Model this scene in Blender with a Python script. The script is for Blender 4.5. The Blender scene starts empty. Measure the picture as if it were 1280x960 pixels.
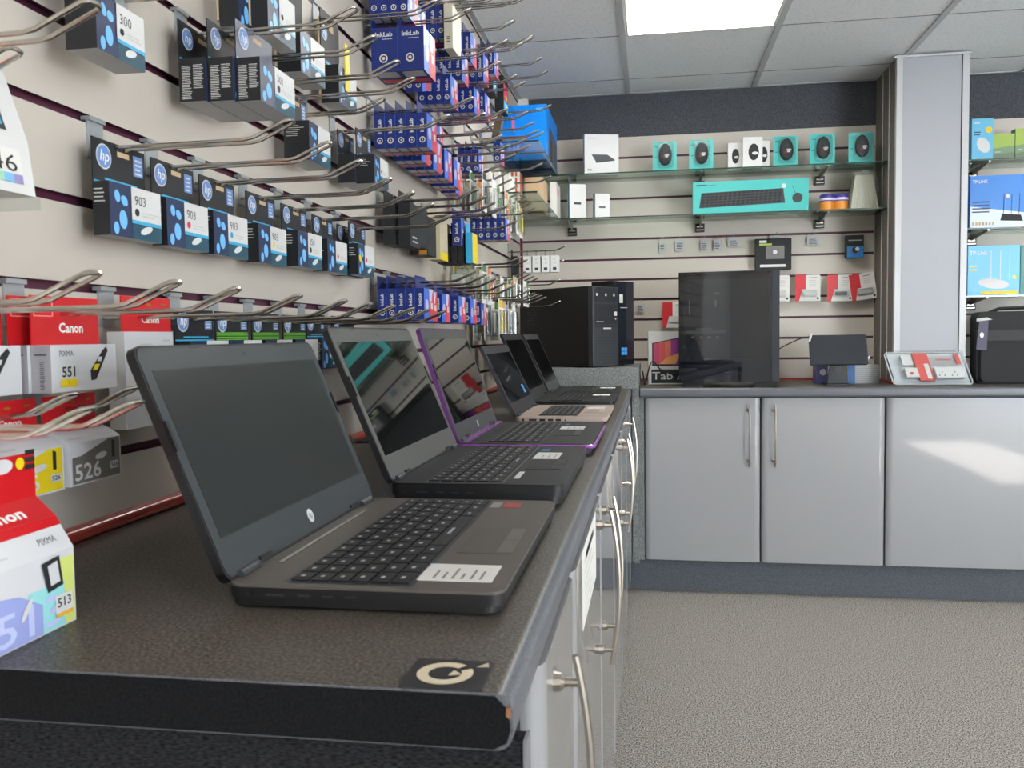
import bpy, math, random
from mathutils import Vector, Matrix
random.seed(7)
SC = bpy.context.scene
COL = SC.collection

# ---------------------------------------------------------------- camera
CAMP = dict(f=1093.5, yaw=.1597, pitch=-.0544, roll=-.013, loc=(.6589, 0, 1.1336))
def make_camera():
    y, p, r = CAMP['yaw'], CAMP['pitch'], CAMP['roll']
    fwd = Vector((-math.sin(y)*math.cos(p), math.cos(y)*math.cos(p), math.sin(p)))
    r0 = Vector((math.cos(y), math.sin(y), 0)); u0 = r0.cross(fwd)
    rt = r0*math.cos(r) + u0*math.sin(r); up = -r0*math.sin(r) + u0*math.cos(r)
    M = Matrix((rt, up, -fwd)).transposed().to_4x4()
    M.translation = Vector(CAMP['loc'])
    cam = bpy.data.cameras.new('camera'); o = bpy.data.objects.new('camera', cam)
    cam.sensor_width = 36; cam.lens = CAMP['f']/1280*36; cam.clip_start = .02
    cam.dof.use_dof = True; cam.dof.focus_distance = 2.0; cam.dof.aperture_fstop = 16.0
    COL.objects.link(o); o.matrix_world = M; SC.camera = o
make_camera()

# ---------------------------------------------------------------- light
SC.view_settings.view_transform = 'Standard'; SC.view_settings.look = 'None'
SC.view_settings.gamma = 1; SC.view_settings.use_curve_mapping = False
SC.view_settings.exposure = 0.08
W = bpy.data.worlds.new('sky'); SC.world = W; W.use_nodes = True
bg = W.node_tree.nodes['Background']; bg.inputs[0].default_value = (.72, .83, 1, 1); bg.inputs[1].default_value = 3.0
PANEL_POWER = 19.0
def add_light(name, kind, loc, energy, color, size=None, rot=None):
    l = bpy.data.lights.new(name, kind); l.energy = energy; l.color = color
    if size: l.shape = 'RECTANGLE'; l.size, l.size_y = size
    o = bpy.data.objects.new(name, l); o.location = loc
    if rot: o.rotation_euler = rot
    COL.objects.link(o); return o
sun = add_light('sun', 'SUN', (3, -6, 5), 150.0, (1, .975, .94)); sun.data.angle = .01
sun.rotation_euler = Vector((.0, 1, -.577)).to_track_quat('-Z', 'Y').to_euler()
# daylight entering through the shop front (an area light lying in the window opening)
add_light('window_daylight', 'AREA', (4.72, -2.59, 1.27), 225, (.82, .91, 1), (1.42, 1.66), (math.radians(90), 0, math.radians(0)))

# ---------------------------------------------------------------- materials
def lin(c):
    c = c/255.0
    return c/12.92 if c <= .04045 else ((c+.055)/1.055)**2.4
def rgb(t): return (lin(t[0]), lin(t[1]), lin(t[2]), 1)
MATS = {}
def mat(name, col, rough=.5, metal=0.0, spec=.5, coat=0.0, emis=None, alpha=1, trans=0.0, ior=1.45):
    if name in MATS: return MATS[name]
    m = bpy.data.materials.new(name); m.use_nodes = True
    b = m.node_tree.nodes['Principled BSDF']
    b.inputs['Base Color'].default_value = rgb(col); b.inputs['Roughness'].default_value = rough
    b.inputs['Metallic'].default_value = metal; b.inputs['Specular IOR Level'].default_value = spec
    b.inputs['Coat Weight'].default_value = coat; b.inputs['Coat Roughness'].default_value = .05
    b.inputs['IOR'].default_value = ior
    if trans: b.inputs['Transmission Weight'].default_value = trans
    if alpha < 1: b.inputs['Alpha'].default_value = alpha
    if emis: b.inputs['Emission Color'].default_value = rgb(emis[0]); b.inputs['Emission Strength'].default_value = emis[1]
    MATS[name] = m; return m
def noisy(m, c1, c2, scale, detail=4, stretch=None, bump=0.0, lo=.35, hi=.65, kind='noise'):
    nt = m.node_tree; N = nt.nodes; L = nt.links; b = N['Principled BSDF']
    tc = N.new('ShaderNodeTexCoord'); mp = N.new('ShaderNodeMapping'); L.new(tc.outputs['Object'], mp.inputs[0])
    if stretch: mp.inputs['Scale'].default_value = stretch
    if kind == 'noise':
        t = N.new('ShaderNodeTexNoise'); t.inputs['Scale'].default_value = scale; t.inputs['Detail'].default_value = detail; out = t.outputs[0]
    else:
        t = N.new('ShaderNodeTexVoronoi'); t.inputs['Scale'].default_value = scale; out = t.outputs[0]
    L.new(mp.outputs[0], t.inputs[0])
    r = N.new('ShaderNodeValToRGB'); r.color_ramp.elements[0].position = lo; r.color_ramp.elements[1].position = hi
    r.color_ramp.elements[0].color = rgb(c1); r.color_ramp.elements[1].color = rgb(c2)
    L.new(out, r.inputs[0]); L.new(r.outputs[0], b.inputs['Base Color'])
    if bump:
        bp = N.new('ShaderNodeBump'); bp.inputs['Strength'].default_value = bump; bp.inputs['Distance'].default_value = .002
        L.new(out, bp.inputs['Height']); L.new(bp.outputs[0], b.inputs['Normal'])
    return m
M_slat = mat('slat_melamine', (192, 184, 173), .42, spec=.4)
M_maroon = mat('maroon_insert', (84, 38, 58), .45)
M_red = mat('red_trim', (158, 52, 38), .3, coat=.3)
M_coltile = noisy(mat('ceiling_tile', (190, 190, 190), .95, spec=.1), (218, 221, 224), (238, 241, 244), 90, 3, bump=.15, lo=.3, hi=.46)
M_tbar = mat('ceiling_bar', (190, 192, 194), .5)
M_frieze = noisy(mat('charcoal_carpet', (60, 62, 68), .95, spec=.1), (62, 64, 68), (90, 92, 97), 420, 2, (1, 1, .4), bump=.2)
M_plinthc = noisy(mat('grey_cord_carpet', (120, 122, 122), .95, spec=.1), (90, 93, 92), (138, 141, 139), 330, 3, (1, 1, .5), bump=.5)
M_endc = noisy(mat('dark_cord_carpet', (40, 40, 44), .95, spec=.1), (16, 16, 18), (50, 50, 53), 700, 2, (.3, .3, 1.3), bump=.4)
M_floor = noisy(mat('floor_carpet', (120, 115, 110), .95, spec=.1), (40, 38, 38), (188, 182, 174), 240, 8, lo=.36, hi=.62)
M_wt = noisy(mat('worktop_laminate', (84, 80, 74), .42, spec=.45), (54, 50, 44), (114, 106, 95), 360, 4, lo=.42, hi=.68)
M_wtedge = noisy(mat('worktop_edge', (104, 102, 100), .35, spec=.5), (76, 78, 84), (104, 106, 111), 420, 3)
M_wtend = noisy(mat('worktop_cut_end', (22, 22, 24), .9, spec=.2), (7, 7, 8), (24, 24, 26), 500, 3)
M_chip = mat('chipped_board', (140, 98, 66), .9)
M_door = mat('grey_gloss_door', (146, 146, 148), .3, spec=.5, coat=1.0)
M_dooredge = mat('door_edge', (120, 121, 126), .3)
M_carc = mat('carcass_grey', (72, 74, 76), .6)
M_steel = mat('brushed_steel', (172, 164, 154), .33, metal=1)
M_chrome = mat('chrome_wire', (196, 190, 180), .22, metal=1)
M_zinc = mat('hook_plate', (168, 172, 174), .45, metal=.5)
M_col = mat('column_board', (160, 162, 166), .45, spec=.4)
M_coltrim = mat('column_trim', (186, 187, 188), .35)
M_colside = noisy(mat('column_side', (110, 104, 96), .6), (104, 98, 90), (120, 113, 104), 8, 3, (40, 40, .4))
M_white = mat('white_paint', (232, 230, 226), .7)
M_black = mat('black_plastic', (20, 21, 23), .4)
M_blackm = mat('black_matte', (27, 27, 29), .65)
M_blackg = mat('black_gloss', (10, 11, 13), .12, coat=.3)
M_dgrey = mat('dark_grey_plastic', (52, 54, 58), .5)
M_paper = mat('paper_white', (216, 214, 208), .7)
M_card_w = mat('carton_white', (206, 206, 204), .45)
M_card_g = mat('carton_grey', (180, 180, 180), .5)
M_ltxt = mat('print_light', (190, 190, 186), .6)
M_dtxt = mat('print_dark', (40, 40, 42), .6)
M_kraft = mat('kraft_card', (196, 170, 136), .8)
def glass(name, col, rough=0.0, a=.25):
    m = bpy.data.materials.new(name); m.use_nodes = True; nt = m.node_tree; N = nt.nodes; L = nt.links
    N.remove(N['Principled BSDF'])
    t = N.new('ShaderNodeBsdfTransparent'); t.inputs[0].default_value = rgb(col)
    g = N.new('ShaderNodeBsdfGlossy'); g.inputs['Roughness'].default_value = rough
    ge = N.new('ShaderNodeNewGeometry'); vm = N.new('ShaderNodeVectorMath'); vm.operation = 'DOT_PRODUCT'
    L.new(ge.outputs['Incoming'], vm.inputs[0]); L.new(ge.outputs['Normal'], vm.inputs[1])
    def mth(op, x, y):
        q = N.new('ShaderNodeMath'); q.operation = op; q.use_clamp = op != 'ABSOLUTE'
        for i, w in enumerate((x, y)):
            if w is None: continue
            if isinstance(w, (int, float)): q.inputs[i].default_value = w
            else: L.new(w, q.inputs[i])
        return q.outputs[0]
    c = mth('ABSOLUTE', vm.outputs['Value'], None); p = mth('POWER', mth('SUBTRACT', 1.0, c), 5.0)
    ad = N.new('ShaderNodeMath'); ad.operation = 'ADD'; ad.inputs[1].default_value = a+.02; L.new(mth('MULTIPLY', p, .7), ad.inputs[0])
    mx = N.new('ShaderNodeMixShader'); L.new(ad.outputs[0], mx.inputs[0]); L.new(t.outputs[0], mx.inputs[1]); L.new(g.outputs[0], mx.inputs[2])
    L.new(mx.outputs[0], N['Material Output'].inputs[0]); MATS[name] = m; return m
M_glass = glass('shelf_glass', (226, 238, 232), .0, .01)
M_glassedge = mat('shelf_glass_edge', (38, 66, 58), .15, coat=.5)
M_pane = glass('window_glass', (250, 250, 250), .0, 0)
M_sideglass = glass('tinted_glass', (196, 200, 208), .02, .03)
M_blister = glass('clear_blister', (244, 246, 246), .12, .03)
M_poly = glass('polythene', (236, 238, 232), .25, .08)

# ---------------------------------------------------------------- mesh builder
def font_mesh(s, bold=0.0, res=2, _c={}):
    k = (s, bold)
    if k in _c: return _c[k]
    cu = bpy.data.curves.new('t', 'FONT'); cu.body = s; cu.resolution_u = res; cu.offset = bold; cu.size = 1
    o = bpy.data.objects.new('t', cu); COL.objects.link(o)
    dg = bpy.context.evaluated_depsgraph_get(); ev = o.evaluated_get(dg); me = ev.to_mesh()
    vs = [(v.co.x, v.co.y) for v in me.vertices]; fs = [tuple(p.vertices) for p in me.polygons]
    ev.to_mesh_clear(); bpy.data.objects.remove(o); bpy.data.curves.remove(cu)
    x1 = max([v[0] for v in vs] or [1]); x0 = min([v[0] for v in vs] or [0])
    _c[k] = (vs, fs, x0, x1); return _c[k]
class Face:
    """a flat printed side: origin o, unit axes s and t; prints go on top of it"""
    def __init__(f, mb, o, s, t):
        f.mb, f.o, f.s, f.t = mb, Vector(o), Vector(s).normalized(), Vector(t).normalized(); f.n = f.s.cross(f.t)
    def P(f, a, b, lay=1): return f.o + f.s*a + f.t*b + f.n*(.00035*lay)
    def rect(f, a0, a1, b0, b1, m, lay=1): f.mb.face([f.P(a0, b0, lay), f.P(a1, b0, lay), f.P(a1, b1, lay), f.P(a0, b1, lay)], m)
    def poly(f, pts, m, lay=1): f.mb.face([f.P(a, b, lay) for a, b in pts], m)
    def disc(f, a, b, r, m, lay=1, n=18, ry=None, rot=0):
        ry = ry or r; c, s = math.cos(rot), math.sin(rot)
        f.poly([(a + r*math.cos(q)*c - ry*math.sin(q)*s, b + r*math.cos(q)*s + ry*math.sin(q)*c) for q in [2*math.pi*i/n for i in range(n)]], m, lay)
    def ring(f, a, b, r0, r1, m, lay=1, n=20, q0=0, q1=2*math.pi):
        for i in range(n):
            p, q = q0+(q1-q0)*i/n, q0+(q1-q0)*(i+1)/n
            f.poly([(a+r0*math.cos(p), b+r0*math.sin(p)), (a+r1*math.cos(p), b+r1*math.sin(p)), (a+r1*math.cos(q), b+r1*math.sin(q)), (a+r0*math.cos(q), b+r0*math.sin(q))], m, lay)
    def text(f, s, a, b, h, m, lay=2, width=None, bold=.0, slant=0, align='L'):
        vs, fs, x0, x1 = font_mesh(s, bold); k = h/.72; kx = k if width is None else width/(x1-x0)
        sh = {'L': 0, 'C': -.5*(x1-x0)*kx, 'R': -(x1-x0)*kx}[align]
        i0 = len(f.mb.v)
        for x, y in vs: f.mb.v.append(f.mb.M @ f.P(a+sh+(x-x0)*kx+slant*y*k, b+y*k, lay))
        mi = f.mb.mi(m)
        for q in fs: f.mb.f.append(tuple(i0+i for i in q)); f.mb.fm.append(mi)
    def lines(f, a0, a1, b0, b1, n, m, lay=2, rnd=.3, fill=.4):
        st = (b1-b0)/n
        for i in range(n):
            e = a1-(a1-a0)*rnd*random.random()
            f.rect(a0, e, b0+st*i, b0+st*(i+fill), m, lay)
class MB:
    def __init__(s, M=None): s.v = []; s.f = []; s.fm = []; s.m = []; s.M = M or Matrix()
    def mi(s, m):
        if m not in s.m: s.m.append(m)
        return s.m.index(m)
    def face(s, pts, m):
        i = len(s.v); s.v += [s.M @ Vector(p) for p in pts]; s.f.append(tuple(range(i, i+len(pts)))); s.fm.append(s.mi(m))
    def box(s, x0, x1, y0, y1, z0, z1, m, **k):
        P = [(x, y, z) for x in (x0, x1) for y in (y0, y1) for z in (z0, z1)]
        i = len(s.v); s.v += [s.M @ Vector(p) for p in P]
        for nm, q in (('l', (0, 1, 3, 2)), ('r', (4, 6, 7, 5)), ('f', (0, 4, 5, 1)), ('b', (2, 3, 7, 6)), ('d', (0, 2, 6, 4)), ('u', (1, 5, 7, 3))):
            s.f.append(tuple(i+a for a in q)); s.fm.append(s.mi(k.get(nm, m)))
        return s
    def bevbox(s, x0, x1, y0, y1, z0, z1, m, r=.003, seg=2, axis='z'):
        """box with rounded edges along one axis"""
        if axis == 'z': return s.prism(rrect(x0, x1, y0, y1, r, seg), 'z', z0, z1, m)
        if axis == 'y': return s.prism(rrect(x0, x1, z0, z1, r, seg), 'y', y0, y1, m)
        return s.prism(rrect(y0, y1, z0, z1, r, seg), 'x', x0, x1, m)
    def prism(s, pts, axis, a, b, m, caps=None, side=None):
        def P(p, h): return {'x': (h, p[0], p[1]), 'y': (p[0], h, p[1]), 'z': (p[0], p[1], h)}[axis]
        n = len(pts); i = len(s.v)
        s.v += [s.M @ Vector(P(p, a)) for p in pts] + [s.M @ Vector(P(p, b)) for p in pts]
        for k in range(n):
            j = (k+1) % n; s.f.append((i+k, i+j, i+n+j, i+n+k)); s.fm.append(s.mi(side[k] if side else m))
        c = s.mi(caps or m); s.f.append(tuple(i+k for k in range(n))[::-1]); s.fm.append(c)
        s.f.append(tuple(i+n+k for k in range(n))); s.fm.append(c); return s
    def tube(s, pts, r, m, n=8, closed=False):
        pts = [Vector(p) for p in pts]; rings = []; L = len(pts)
        for k, p in enumerate(pts):
            if closed: d = pts[(k+1) % L]-pts[k-1]
            else: d = pts[min(k+1, L-1)]-pts[max(k-1, 0)]
            d.normalize(); ref = Vector((0, 0, 1)) if abs(d.z) < .9 else Vector((1, 0, 0))
            a = d.cross(ref).normalized(); b = d.cross(a)
            rr = r[k] if isinstance(r, (list, tuple)) else r
            i = len(s.v); s.v += [s.M @ (p + a*rr*math.cos(q) + b*rr*math.sin(q)) for q in [2*math.pi*j/n for j in range(n)]]; rings.append(i)
        mi = s.mi(m)
        for k in range(L if closed else L-1):
            i, j = rings[k], rings[(k+1) % L]
            for q in range(n): s.f.append((i+q, i+(q+1) % n, j+(q+1) % n, j+q)); s.fm.append(mi)
        if not closed:
            s.f.append(tuple(rings[0]+q for q in range(n))[::-1]); s.fm.append(mi); s.f.append(tuple(rings[-1]+q for q in range(n))); s.fm.append(mi)
        return s
    def mesh(s, name, smooth=False):
        me = bpy.data.meshes.new(name); me.from_pydata([tuple(v) for v in s.v], [], s.f)
        for m in s.m: me.materials.append(m)
        me.polygons.foreach_set('material_index', s.fm)
        if smooth:
            big = .2*max(p.area for p in me.polygons) if smooth == 'door' else 1e9
            me.set_sharp_from_angle(angle=math.radians(35)); me.polygons.foreach_set('use_smooth', [p.area < big for p in me.polygons])
        me.update(); return me
    def build(s, name, parent=None, smooth=False, loc=None, rz=0):
        return link(name, s.mesh(name, smooth), parent, loc, rz)
SEEN = set()
ORD = ['first', 'second', 'third', 'fourth', 'fifth', 'sixth']
def rrect(x0, x1, y0, y1, r, seg=4):
    out = []
    for cx, cy, q in ((x1-r, y1-r, 0), (x0+r, y1-r, 90), (x0+r, y0+r, 180), (x1-r, y0+r, 270)):
        for i in range(seg+1):
            a = math.radians(q+90*i/seg); out.append((cx+r*math.cos(a), cy+r*math.sin(a)))
    return out
def link(name, me, parent=None, loc=None, rz=0):
    o = bpy.data.objects.new(name, me); COL.objects.link(o)
    if parent: o.parent = parent
    if loc: o.location = loc
    if rz: o.rotation_euler = (0, 0, rz)
    return o
def thing(name, label, cat, loc=(0, 0, 0), rz=0, group=None):
    o = link(name, None, None, loc, rz); return tag(o, label, cat, group)
def tag(o, label, cat, group=None):
    if len(label.split()) > 16 or label in SEEN: print('LABEL', len(label.split()), label)
    SEEN.add(label)
    o['label'] = label; o['category'] = cat
    if group: o['group'] = group
    return o
def struct(o): o['kind'] = 'structure'; return o

# ================================================================ the room
D = 4.42; H = 2.316; GL = -.003; GB = .009
XR = 5.6; YF = -2.6
def slat_profile(z0, z1, off, depth=.012, gap=.011):
    """(depth, z, is_groove) polyline going up a slatted wall face; the groove line is at 0.1 n + off"""
    pts = [(0, z0, 0)]; n = math.ceil((z0-off)/.1+1e-6)
    while n*.1+off < z1-.01:
        g = n*.1+off
        pts += [(0, g-gap/2, 0), (-depth, g-gap/2, 1), (-depth, g+gap/2+.003, 1), (0, g+gap/2, 1)]; n += 1
    pts.append((0, z1, 0)); return pts
def wall_left():
    mb = MB(); pr = slat_profile(.903, H, GL)
    for a, b in zip(pr[:-1], pr[1:]):
        m = M_maroon if b[2] else M_slat
        mb.face([(a[0], -.9, a[1]), (a[0], D, a[1]), (b[0], D, b[1]), (b[0], -.9, b[1])][::-1], m)
    mb.box(-.08, -.0125, YF, D, 0, H, M_white); mb.box(-.0125, 0, YF, -.9, 0, H, M_white)
    mb.box(-.0125, 0, -.9, D, 0, .903, M_white)
    struct(mb.build('wall_left'))
wall_left()
def wall_back():
    mb = MB(); pr = slat_profile(.9, 2.11, GB)
    for x0, x1 in ((0, 1.706), (1.985, 3.4)):
        for a, b in zip(pr[:-1], pr[1:]):
            m = M_maroon if b[2] else M_slat
            mb.face([(x0, D-a[0], a[1]), (x1, D-a[0], a[1]), (x1, D-b[0], b[1]), (x0, D-b[0], b[1])], m)
    mb.box(-.08, XR+.08, D+.0125, D+.09, 0, H, M_white)
    mb.box(0, 3.4, D-.004, D+.0125, 2.11, H, M_frieze)
    mb.box(0, 3.4, D, D+.0125, 0, .9, M_white)
    mb.box(3.4, XR, D, D+.0125, 0, H, M_white)
    struct(mb.build('wall_back'))
wall_back()
mb = MB(); mb.box(XR, XR+.08, YF, D, 0, H, M_white); struct(mb.build('wall_right'))
mb = MB()
mb.box(-.08, 3.14, YF-.1, YF, 0, H, M_white); mb.box(3.14, XR+.08, YF-.1, YF, 0, .38, M_white)
mb.box(3.14, XR+.08, YF-.1, YF, 2.15, H, M_white); mb.box(5.5, XR+.08, YF-.1, YF, .38, 2.15, M_white)
struct(mb.build('wall_front'))
mb = MB()
for x in (3.14, 3.94, 4.7, 5.44): mb.box(x, x+.06, YF-.07, YF-.02, .38, 2.15, M_dgrey)
mb.box(3.14, 5.5, YF-.07, YF-.02, .38, .43, M_dgrey); mb.box(3.14, 5.5, YF-.07, YF-.02, 2.1, 2.15, M_dgrey)
fr = struct(mb.build('window_1'))
mb = MB(); mb.box(3.14, 5.5, YF-.048, YF-.042, .43, 2.1, M_pane); mb.build('window_glass', fr)
mb = MB(); mb.box(4.0, 5.44, YF-.018, YF-.014, .43, 2.1, M_white); mb.box(3.20, 3.94, YF-.018, YF-.014, 1.92, 2.1, M_white); mb.build('sun_blocker', fr)  # unseen opaque panels added to cut the sun patch to size
mb = MB(); mb.box(-.1, XR+.1, YF-.1, D+.1, -.05, 0, M_floor); struct(mb.build('floor'))
# pavement and street outside the shop window
mb = MB(); mb.box(-6, 14, YF-12, YF-.1, -.15, -.02, mat('paving', (150, 146, 140), .9)); struct(mb.build('floor_pavement'))
XA = .5457; YB = 4.1767
M_gap = mat('ceiling_joint', (120, 122, 124), .7)
def ceiling():
    mb = MB()
    mb.box(-.1, XR+.1, YF-.1, D+.1, H+.006, H+.06, M_coltile)
    for k in range(-1, 9):
        x = XA+.6*k
        if 0 < x < XR: mb.box(x-.012, x+.012, YF, D, H, H+.006, M_tbar)
    for k in range(0, 12):
        y = YB-.6*k
        if y > YF: mb.box(0, XR, y-.002, y+.002, H+.0045, H+.006, M_gap)
    mb.box(0, .02, YF, D, H-.002, H+.006, M_tbar); mb.box(0, XR, D-.008, D, H+.003, H+.006, M_tbar)
    struct(mb.build('ceiling'))
ceiling()
M_panel = mat('light_diffuser', (255, 255, 255), .5, emis=((255, 253, 248), PANEL_POWER))
def ceiling_light(x, y, lab):
    t = thing('ceiling_light', lab, 'ceiling light', (x, y, H-.002), group='square light panels in the ceiling')
    mb = MB(); a, b, w = .013, .587, .012
    mb.box(a, b, a, a+w, 0, .006, M_white); mb.box(a, b, b-w, b, 0, .006, M_white); mb.box(a, a+w, a+w, b-w, 0, .006, M_white); mb.box(b-w, b, a+w, b-w, 0, .006, M_white)
    mb.build('frame', t)
    mb = MB(); mb.box(a+w, b-w, a+w, b-w, .002, .006, M_panel); mb.build('diffuser', t)
ceiling_light(XA, YB-1.2, 'square white glowing light panel set into the tiled ceiling above the aisle')
for x, y, s in ((XA+2.4, YB-3.6, 'over the open floor, second from the worktop'), (XA+2.4, YB-1.2, 'over the open floor near the back wall'), (XA, YB-6.0, 'behind the camera over the long worktop'), (XA+2.4, YB-6.0, 'behind the camera near the shop window')):  # further panels out of view, added to light the room
    ceiling_light(x, y, 'unseen ceiling light panel added for fill ' + s)
mb = MB()
mb.tube([(.0, -.9, .912), (.0, 3.74, .912)], .010, M_red, 12); struct(mb.build('trim_1', smooth=True))
mb = MB(); mb.box(0, .012, D-.012, D, .99, 1.86, mat('corner_strip', (120, 44, 62), .4)); struct(mb.build('trim_2'))
mb = MB(); mb.box(.0, .05, D-.03, D-.004, 2.11, H, M_white); struct(mb.build('trim_3'))
mb = MB(); mb.box(.6, 1.706, D-.012, D, .9, .912, M_red); mb.box(1.694, 1.706, 4.05, D, .9, .915, M_red); struct(mb.build('trim_4'))
def column():
    t = struct(link('wall_column', None)); y0 = 4.045
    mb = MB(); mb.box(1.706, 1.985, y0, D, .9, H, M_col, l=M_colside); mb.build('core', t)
    mb = MB()
    mb.box(1.7, 1.724, y0-.006, y0, .9, H, M_coltrim); mb.box(1.966, 1.992, y0-.006, y0, .9, H, M_coltrim)
    mb.box(1.700, 1.706, y0, y0+.02, .9, H, M_coltrim); mb.box(1.985, 1.991, y0, y0+.02, .9, H, M_coltrim)
    mb.box(1.962, 1.9655, y0-.001, y0, .9, H, M_dgrey)
    for y in (y0+.13, y0+.24): mb.box(1.703, 1.706, y, y+.006, .9, H, M_coltrim)
    mb.box(1.69, 2.0, y0-.012, y0, H-.012, H-.004, M_tbar)
    mb.build('edge_trim', t)
column()

# ================================================================ counters and cabinets
ZC = .903; TH = .038; XE = .569; YE = .545
def worktop_left():
    t = thing('worktop', 'long dark speckled worktop along the left wall carrying the laptops', 'worktop')
    r = .012
    pr = [(0, ZC-TH), (XE-r, ZC-TH)]
    for i in range(1, 7): a = math.radians(-90+15*i); pr.append((XE-r+r*math.cos(a), ZC-TH+r+r*math.sin(a)))
    for i in range(0, 7): a = math.radians(15*i); pr.append((XE-r+r*math.cos(a), ZC-r+r*math.sin(a)))
    pr.append((0, ZC))
    n = len(pr); side = [M_wtedge]*n; side[0] = M_wt; side[-1] = M_wt; side[-2] = M_wt; side[-3] = M_wt
    mb = MB(); mb.prism(pr, 'y', YE, 3.764, M_wtedge, M_wtedge, side); mb.build('slab', t, smooth=True)
    pe = [(0, ZC-TH+.0012), (XE-r-.001, ZC-TH+.0012), (XE-.004, ZC-TH+.006), (XE-.0018, ZC-TH+.014), (XE-.0022, ZC-.016), (XE-.0045, ZC-.014), (XE-.0045, ZC-.009), (XE-r, ZC-.0016), (0, ZC-.0012)]
    mb = MB(); mb.prism(pe, 'y', YE-.0012, YE, M_wtend)
    mb.prism([(XE-.0022, ZC-.016), (XE-.0012, ZC-.013), (XE-.0016, ZC-.008), (XE-.0042, ZC-.009), (XE-.0045, ZC-.014)], 'y', YE-.0014, YE, M_chip)
    e = mb.build('cut_end', t); e['label'] = 'black fuzzy cut end with a chipped brown corner'
worktop_left()
def worktop_back():
    t = thing('worktop', 'dark grey worktop running along the back wall under the shelves', 'worktop')
    r = .01; y0 = 3.80
    pr = [(D, ZC-.04), (y0+r, ZC-.04)]
    for i in range(1, 7): a = math.radians(-90-15*i); pr.append((y0+r+r*math.cos(a), ZC-.04+r+r*math.sin(a)))
    for i in range(0, 7): a = math.radians(180-15*i); pr.append((y0+r+r*math.cos(a), ZC-r+r*math.sin(a)))
    pr.append((D, ZC)); n = len(pr); side = [M_wtedge]*n; side[-1] = side[-2] = side[0] = M_wt
    mb = MB(); mb.prism(pr, 'x', .605, 3.4, M_wtedge, M_wtedge, side); mb.build('slab', t, smooth=True)
worktop_back()
mb = MB(); mb.prism(rrect(.001, .600, 3.745, D-.012, .006, 3), 'z', ZC+.0005, .993, M_plinthc)
mb.box(.572, .600, 3.765, 3.83, .15, ZC, M_plinthc); mb.box(.52, .572, 3.801, 3.83, .15, ZC, M_plinthc); mb.box(.600, .621, 3.822, 3.84, .15, ZC-.041, M_plinthc)
tag(mb.build('carpeted_corner_block', smooth=True), 'grey carpet covered block in the corner carrying the computer towers', 'plinth')
M_kick = noisy(mat('kick_carpet', (88, 92, 98), .95, spec=.1), (76, 80, 86), (104, 107, 112), 520, 2, (1, 1, .4))
def kick(name, x0, x1, y0, y1): mb = MB(); mb.box(x0, x1, y0, y1, 0, .15, M_kick); struct(mb.build(name))
kick('baseboard_left', .02, .545, .58, 3.80); kick('baseboard_back', .52, 3.4, 3.885, 3.9)
mb = MB(); mb.box(.0, XE+.004, .562, .576, 0, ZC-TH, M_endc); mb.box(XE+.004, XE+.0065, .560, .578, 0, ZC-TH, M_dooredge)
tag(mb.build('end_panel'), 'dark ribbed carpet panel closing the near end of the left cabinets', 'panel')
def door_profile(a0, a1, front, back, rx=.024, ry=.017, n=6):
    """plan of a door whose two front edges are rolled back; a runs along the door"""
    sg = 1 if back > front else -1; P = [(a0, back)]
    for i in range(n+1): q = math.radians(90*i/n); P.append((a0+rx-rx*math.cos(q), front+sg*(ry-ry*math.sin(q))))
    for i in range(n+1): q = math.radians(90-90*i/n); P.append((a1-rx+rx*math.cos(q), front+sg*(ry-ry*math.sin(q))))
    P.append((a1, back)); return P
def bow_handle(parent, P, out, along, z0=.585, z1=.845):
    """bowed steel bar on two turned knobs; P point on the door, out = outward normal"""
    P = Vector((P[0], P[1], 0)); out = Vector(out); mb = MB(); n = 18
    pts = []
    for i in range(n+1):
        k = i/n; z = z0+(z1-z0)*k; d = .020+.014*(1-(2*k-1)**2); pts.append(P+out*d+Vector((0, 0, z)))
    mb.tube(pts, .0037, M_steel, 8)
    for zz in (z0+.025, z1-.025):
        q = P+Vector((0, 0, zz)); mb.tube([q, q+out*.007, q+out*.010, q+out*.022], [.009, .008, .0045, .004], M_steel, 10)
    return mb.build('handle', parent, smooth=True)
def left_cabinet(y0, y1, hy, lab):
    t = thing('base_cabinet', lab, 'cabinet', (0, 0, 0), group='cabinets under the left worktop')
    mb = MB(); mb.box(.02, .548, y0+.001, y1-.001, .1512, ZC-TH-.001, M_carc); mb.build('body', t)
    mb = MB(); mb.prism([(b, a) for a, b in door_profile(y0+.0015, y1-.0015, XE, .549)][::-1], 'z', .152, ZC-TH-.006, M_door); d = mb.build('door', t, smooth='door')
    if hy: bow_handle(d, (XE, hy), (1, 0, 0), 0)
LC = [(.70, .99, .775, 'nearest narrow grey gloss cabinet under the left worktop with one bowed handle'),
      (.992, 1.498, 1.44, 'grey gloss cabinet under the left worktop with a white notice on its door'),
      (1.50, 2.0, 1.56, 'grey gloss cabinet under the left worktop just beyond the notice door'),
      (2.002, 2.498, 2.43, 'grey gloss cabinet under the left worktop, fourth from the camera'),
      (2.50, 3.0, 2.57, 'grey gloss cabinet under the left worktop, fifth from the camera'),
      (3.002, 3.44, 3.08, 'grey gloss cabinet under the left worktop, second from the corner'),
      (3.442, 3.764, None, 'handleless grey gloss cabinet under the left worktop against the carpeted corner')]
for a in LC: left_cabinet(*a)
mb = MB(); F = Face(mb, (XE+.0008, 1.10, .70), (0, 1, 0), (0, 0, 1))
mb.box(XE+.0002, XE+.0008, 1.10, 1.36, .755, .858, M_paper)
for i in range(6): F.rect(.03, .2-.03*(i % 3), .065+.014*i, .069+.014*i, M_ltxt, 1)
F.rect(.05, .20, .135, .145, M_dtxt, 1)
mb.v = mb.v
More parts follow.
